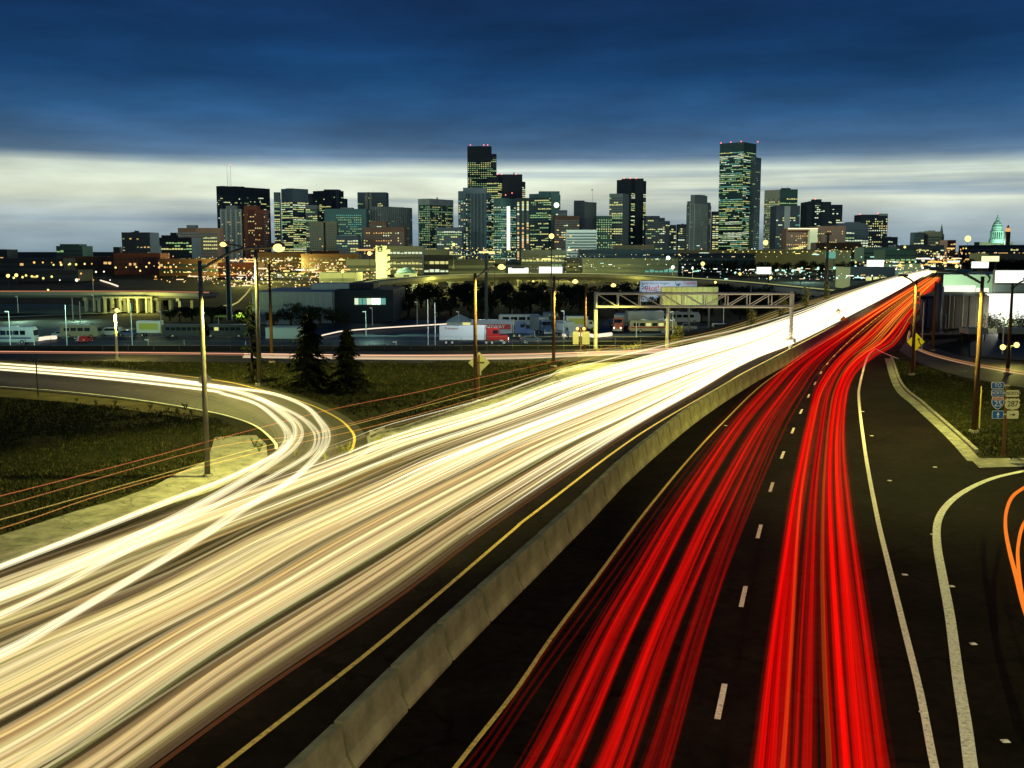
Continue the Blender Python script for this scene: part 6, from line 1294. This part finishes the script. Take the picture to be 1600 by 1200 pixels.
band('taillight_trails', 'sparse dark red trails beside the inner yellow line', fA0, fA1, 6, [(r3, 2), (r2, 1)], (.015, .03), zz, 21, y1=300)
band('taillight_trails', 'dense stream of red taillight trails in the left outgoing lane', fA1, fA2, 42, RM, (.018, .05), zz, 22, halo=rh, y1=330, uni=.32, wander=.05)
band('taillight_trails', 'dense red stream in the right outgoing lane, left half', fB1, fB2, 30, RM2, (.02, .055), zz, 23, halo=rh, y1=330, uni=.25, wander=.09)
band('taillight_trails', 'dense red stream in the right outgoing lane, right half', fB3, fB4, 30, RM2, (.02, .055), zz, 24, halo=rh, y1=330, uni=.25, wander=.09)
band('taillight_trails', 'few stray red trails along the white edge line', fB4, fB5, 4, [(r1, 2), (r2, 1)], (.03, .07), zz, 25, halo=rh, y1=330)
band('taillight_trails', 'faint red strays in the dark gap of the right outgoing lane', fB2, fB3, 2, [(r3, 2)], (.03, .05), zz, 26, y1=300)
band('taillight_trails', 'orange tinted far stretch of the left outgoing lane', fA1, fA2, 14, [(r5, 1)], (.025, .05), zz, 28, y1=340, y0=80, stag=(80, 140), wander=.04)
band('taillight_trails', 'orange brake light trails spreading where the ramp merges', fA2, fB4, 30, [(r5, 3), (r4, 2)], (.03, .06), zz, 27, y1=340, y0=66, stag=(66, 120), wander=.04)
og2 = emi('ramp_trail_orange', (1, .22, .02), 1.0)
thin_trail('ramp_light_trail', smooth_line(on([(1690, 700), (1640, 738), (1600, 762), (1582, 776), (1573, 797), (1571, 822), (1576, 855), (1588, 902), (1602, 955), (1640, 1060)], .7), 8), .055, og2, 'outer glowing orange trail curving at the right edge')
thin_trail('ramp_light_trail', smooth_line(on([(1680, 780), (1625, 790), (1600, 818), (1591, 852), (1591, 882), (1596, 925), (1606, 965), (1650, 1070)], .7), 8), .05, og2, 'inner glowing orange trail curving at the right edge')
along('ramp_trails', 'soft pink trails on the right on-ramp', [(1760, 605), (1600, 584), (1500, 566), (1440, 549), (1418, 534), (1420, 518)], 3, .8, [fr1, fr3, orr], (.02, .05), .65, 9)

# ------------------------------------------------------------------ light of lit lamps, with added fill over lot, trucks and boards
for px, py, D, e, c in ((960, 446, 480, 9000, SOD), (860, 446, 482, 8000, SOD), (760, 446, 482, 8000, SOD), (690, 446, 470, 8000, SOD), (1060, 440, 455, 9000, SOD), (200, 472, 338, 4500, SOD), (232, 472, 336, 3000, SOD),
                        (600, 405, 520, 17000, (1, 1, .5)), (600, 438, 520, 14000, (1, 1, .5)), (632, 432, 500, 14000, (.9, 1, .5)), (560, 428, 520, 20000, SOD), (30, 487, 300, 9000, MERC), (120, 486, 300, 9000, MERC), (20, 470, 208, 5000, MERC), (120, 470, 215, 2500, MERC), (200, 470, 212, 1800, MERC), (440, 470, 205, 2600, MERC), (250, 480, 225, 2600, (.8, 1, .3)), (330, 470, 215, 1200, MERC),
                        (580, 475, 240, 2200, MERC), (710, 470, 208, 4600, (.8, .95, 1)), (790, 470, 218, 3600, (.8, .95, 1)), (900, 470, 222, 2600, MERC), (1020, 470, 222, 3200, (.9, 1, .8)), (1100, 475, 232, 2400, MERC), (375, 490, 280, 1200, (.8, 1, .2)),
                        (1060, 480, 225, 6000, SOD), (1515, 452, 143, 3500, (.9, 1, .7)), (1570, 500, 122, 3500, (1, 1, .8)), (1090, 420, 600, 30000, MERC), (1250, 420, 500, 14000, MERC), (1195, 385, 1000, 60000, SOD)):
    point(P(px, py, D), e, c, .5)

# ------------------------------------------------------------------ a tall lamp just outside the frame at right, sibling of the one inside it
pr = empty('street_light', (25.5, 31, 0), label='lamp pole standing just beyond the right edge of the photo', cat='street light')
mb = MB(); mb.cyl(0, 0, -.3, 9.2, .17, .11, wood, 12); mb.build('pole', pr, True); mb = MB(); mb.tube([(0, 0, 9), (-1.6, -.2, 9.5), (-3.0, -.4, 9.6)], .06, steel, 6); mb.build('arm', pr); lamp_head(pr, Vector((-3.0, -.4, 9.6)), Vector((-1, 0, 0)))
spot(Vector((22.4, 30.6, 9.2)), 2600)
# the road bridge the photographer stands on, with its own street lamp behind the camera
mb = MB(); mb.box(-60, 60, -11, -.8, 6.3, 7.35, concrete); tag(mb.build('camera_overpass'), kind='structure')
pr = empty('street_light', (7, -4, 7.35), label='lamp pole on the bridge deck behind the camera, outside the photo', cat='street light')
mb = MB(); mb.cyl(0, 0, 0, 9.4, .15, .1, steel, 12); mb.build('pole', pr, True); mb = MB(); mb.tube([(0, 0, 9.3), (0, 1.2, 9.7), (0, 2.6, 9.8)], .06, steel, 6); mb.build('arm', pr); lamp_head(pr, Vector((0, 2.6, 9.8)), Vector((0, 1, 0)))
l_ = spot(Vector((7, -1.1, 16.8)), 11000, (1, .93, .42), size=160)
# added point lights at random spots, brightening the low city and the yards
q = random.Random(5)
for i in range(30):
    px = q.choice((q.uniform(200, 620), q.uniform(350, 600), q.uniform(640, 1000), q.uniform(1000, 1500))); D = q.uniform(520, 1050)
    point(Vector((X(px, 420, D), D, PLAIN + 9)), q.uniform(20000, 55000), SOD if px < 900 or q.random() < .4 else MERC, .6)
for px in (220, 420, 600, 760, 900, 1060, 1210, 1340): point(Vector((X(px, 420, 1500), 1440, 75)), 330000, (.80, 1, .82), 4, 'downtown_fill_light')  # unseen lights added to lift the tower fronts
point(P(1045, 436, 318), 4500, (.9, .95, 1), .4)  # added fill to brighten the dark So Hot board
for g_, ph in (('black trees massed behind the lot', 'the black trees massed behind the lot'), ('dark trees below the lamp-strung wall', 'the dark trees below the lamp-strung wall'), ('dark shrubs before the warehouse and bridge', 'the dark shrubs before warehouse and left bridge'),
               ('dark trees beneath the dome', 'the dark trees beneath the statehouse dome'), ('pale lamp masts on the parking lot', 'the thin pale lamp masts about the parking lot'), ('street lamps over the far left streets', 'the street lamps over the far left streets'),
               ('lot lamps behind the curved overpass', 'the tall lot lamps behind the curved overpass'), ('round lamps along the viaduct wall', 'the round lamps strung along the long wall'), ('yellow lamps of the far left yard', 'the yellow lamps bunched in the far left yard'),
               ('dry weeds along the incoming lanes', 'the dry weeds along the incoming lanes'), ('dark weed tufts on the verges', 'the dark weed tufts on the verges'), ('raised reflectors on the exit lanes', 'the small raised reflectors on the dark asphalt')): number_from_left(g_, ph)
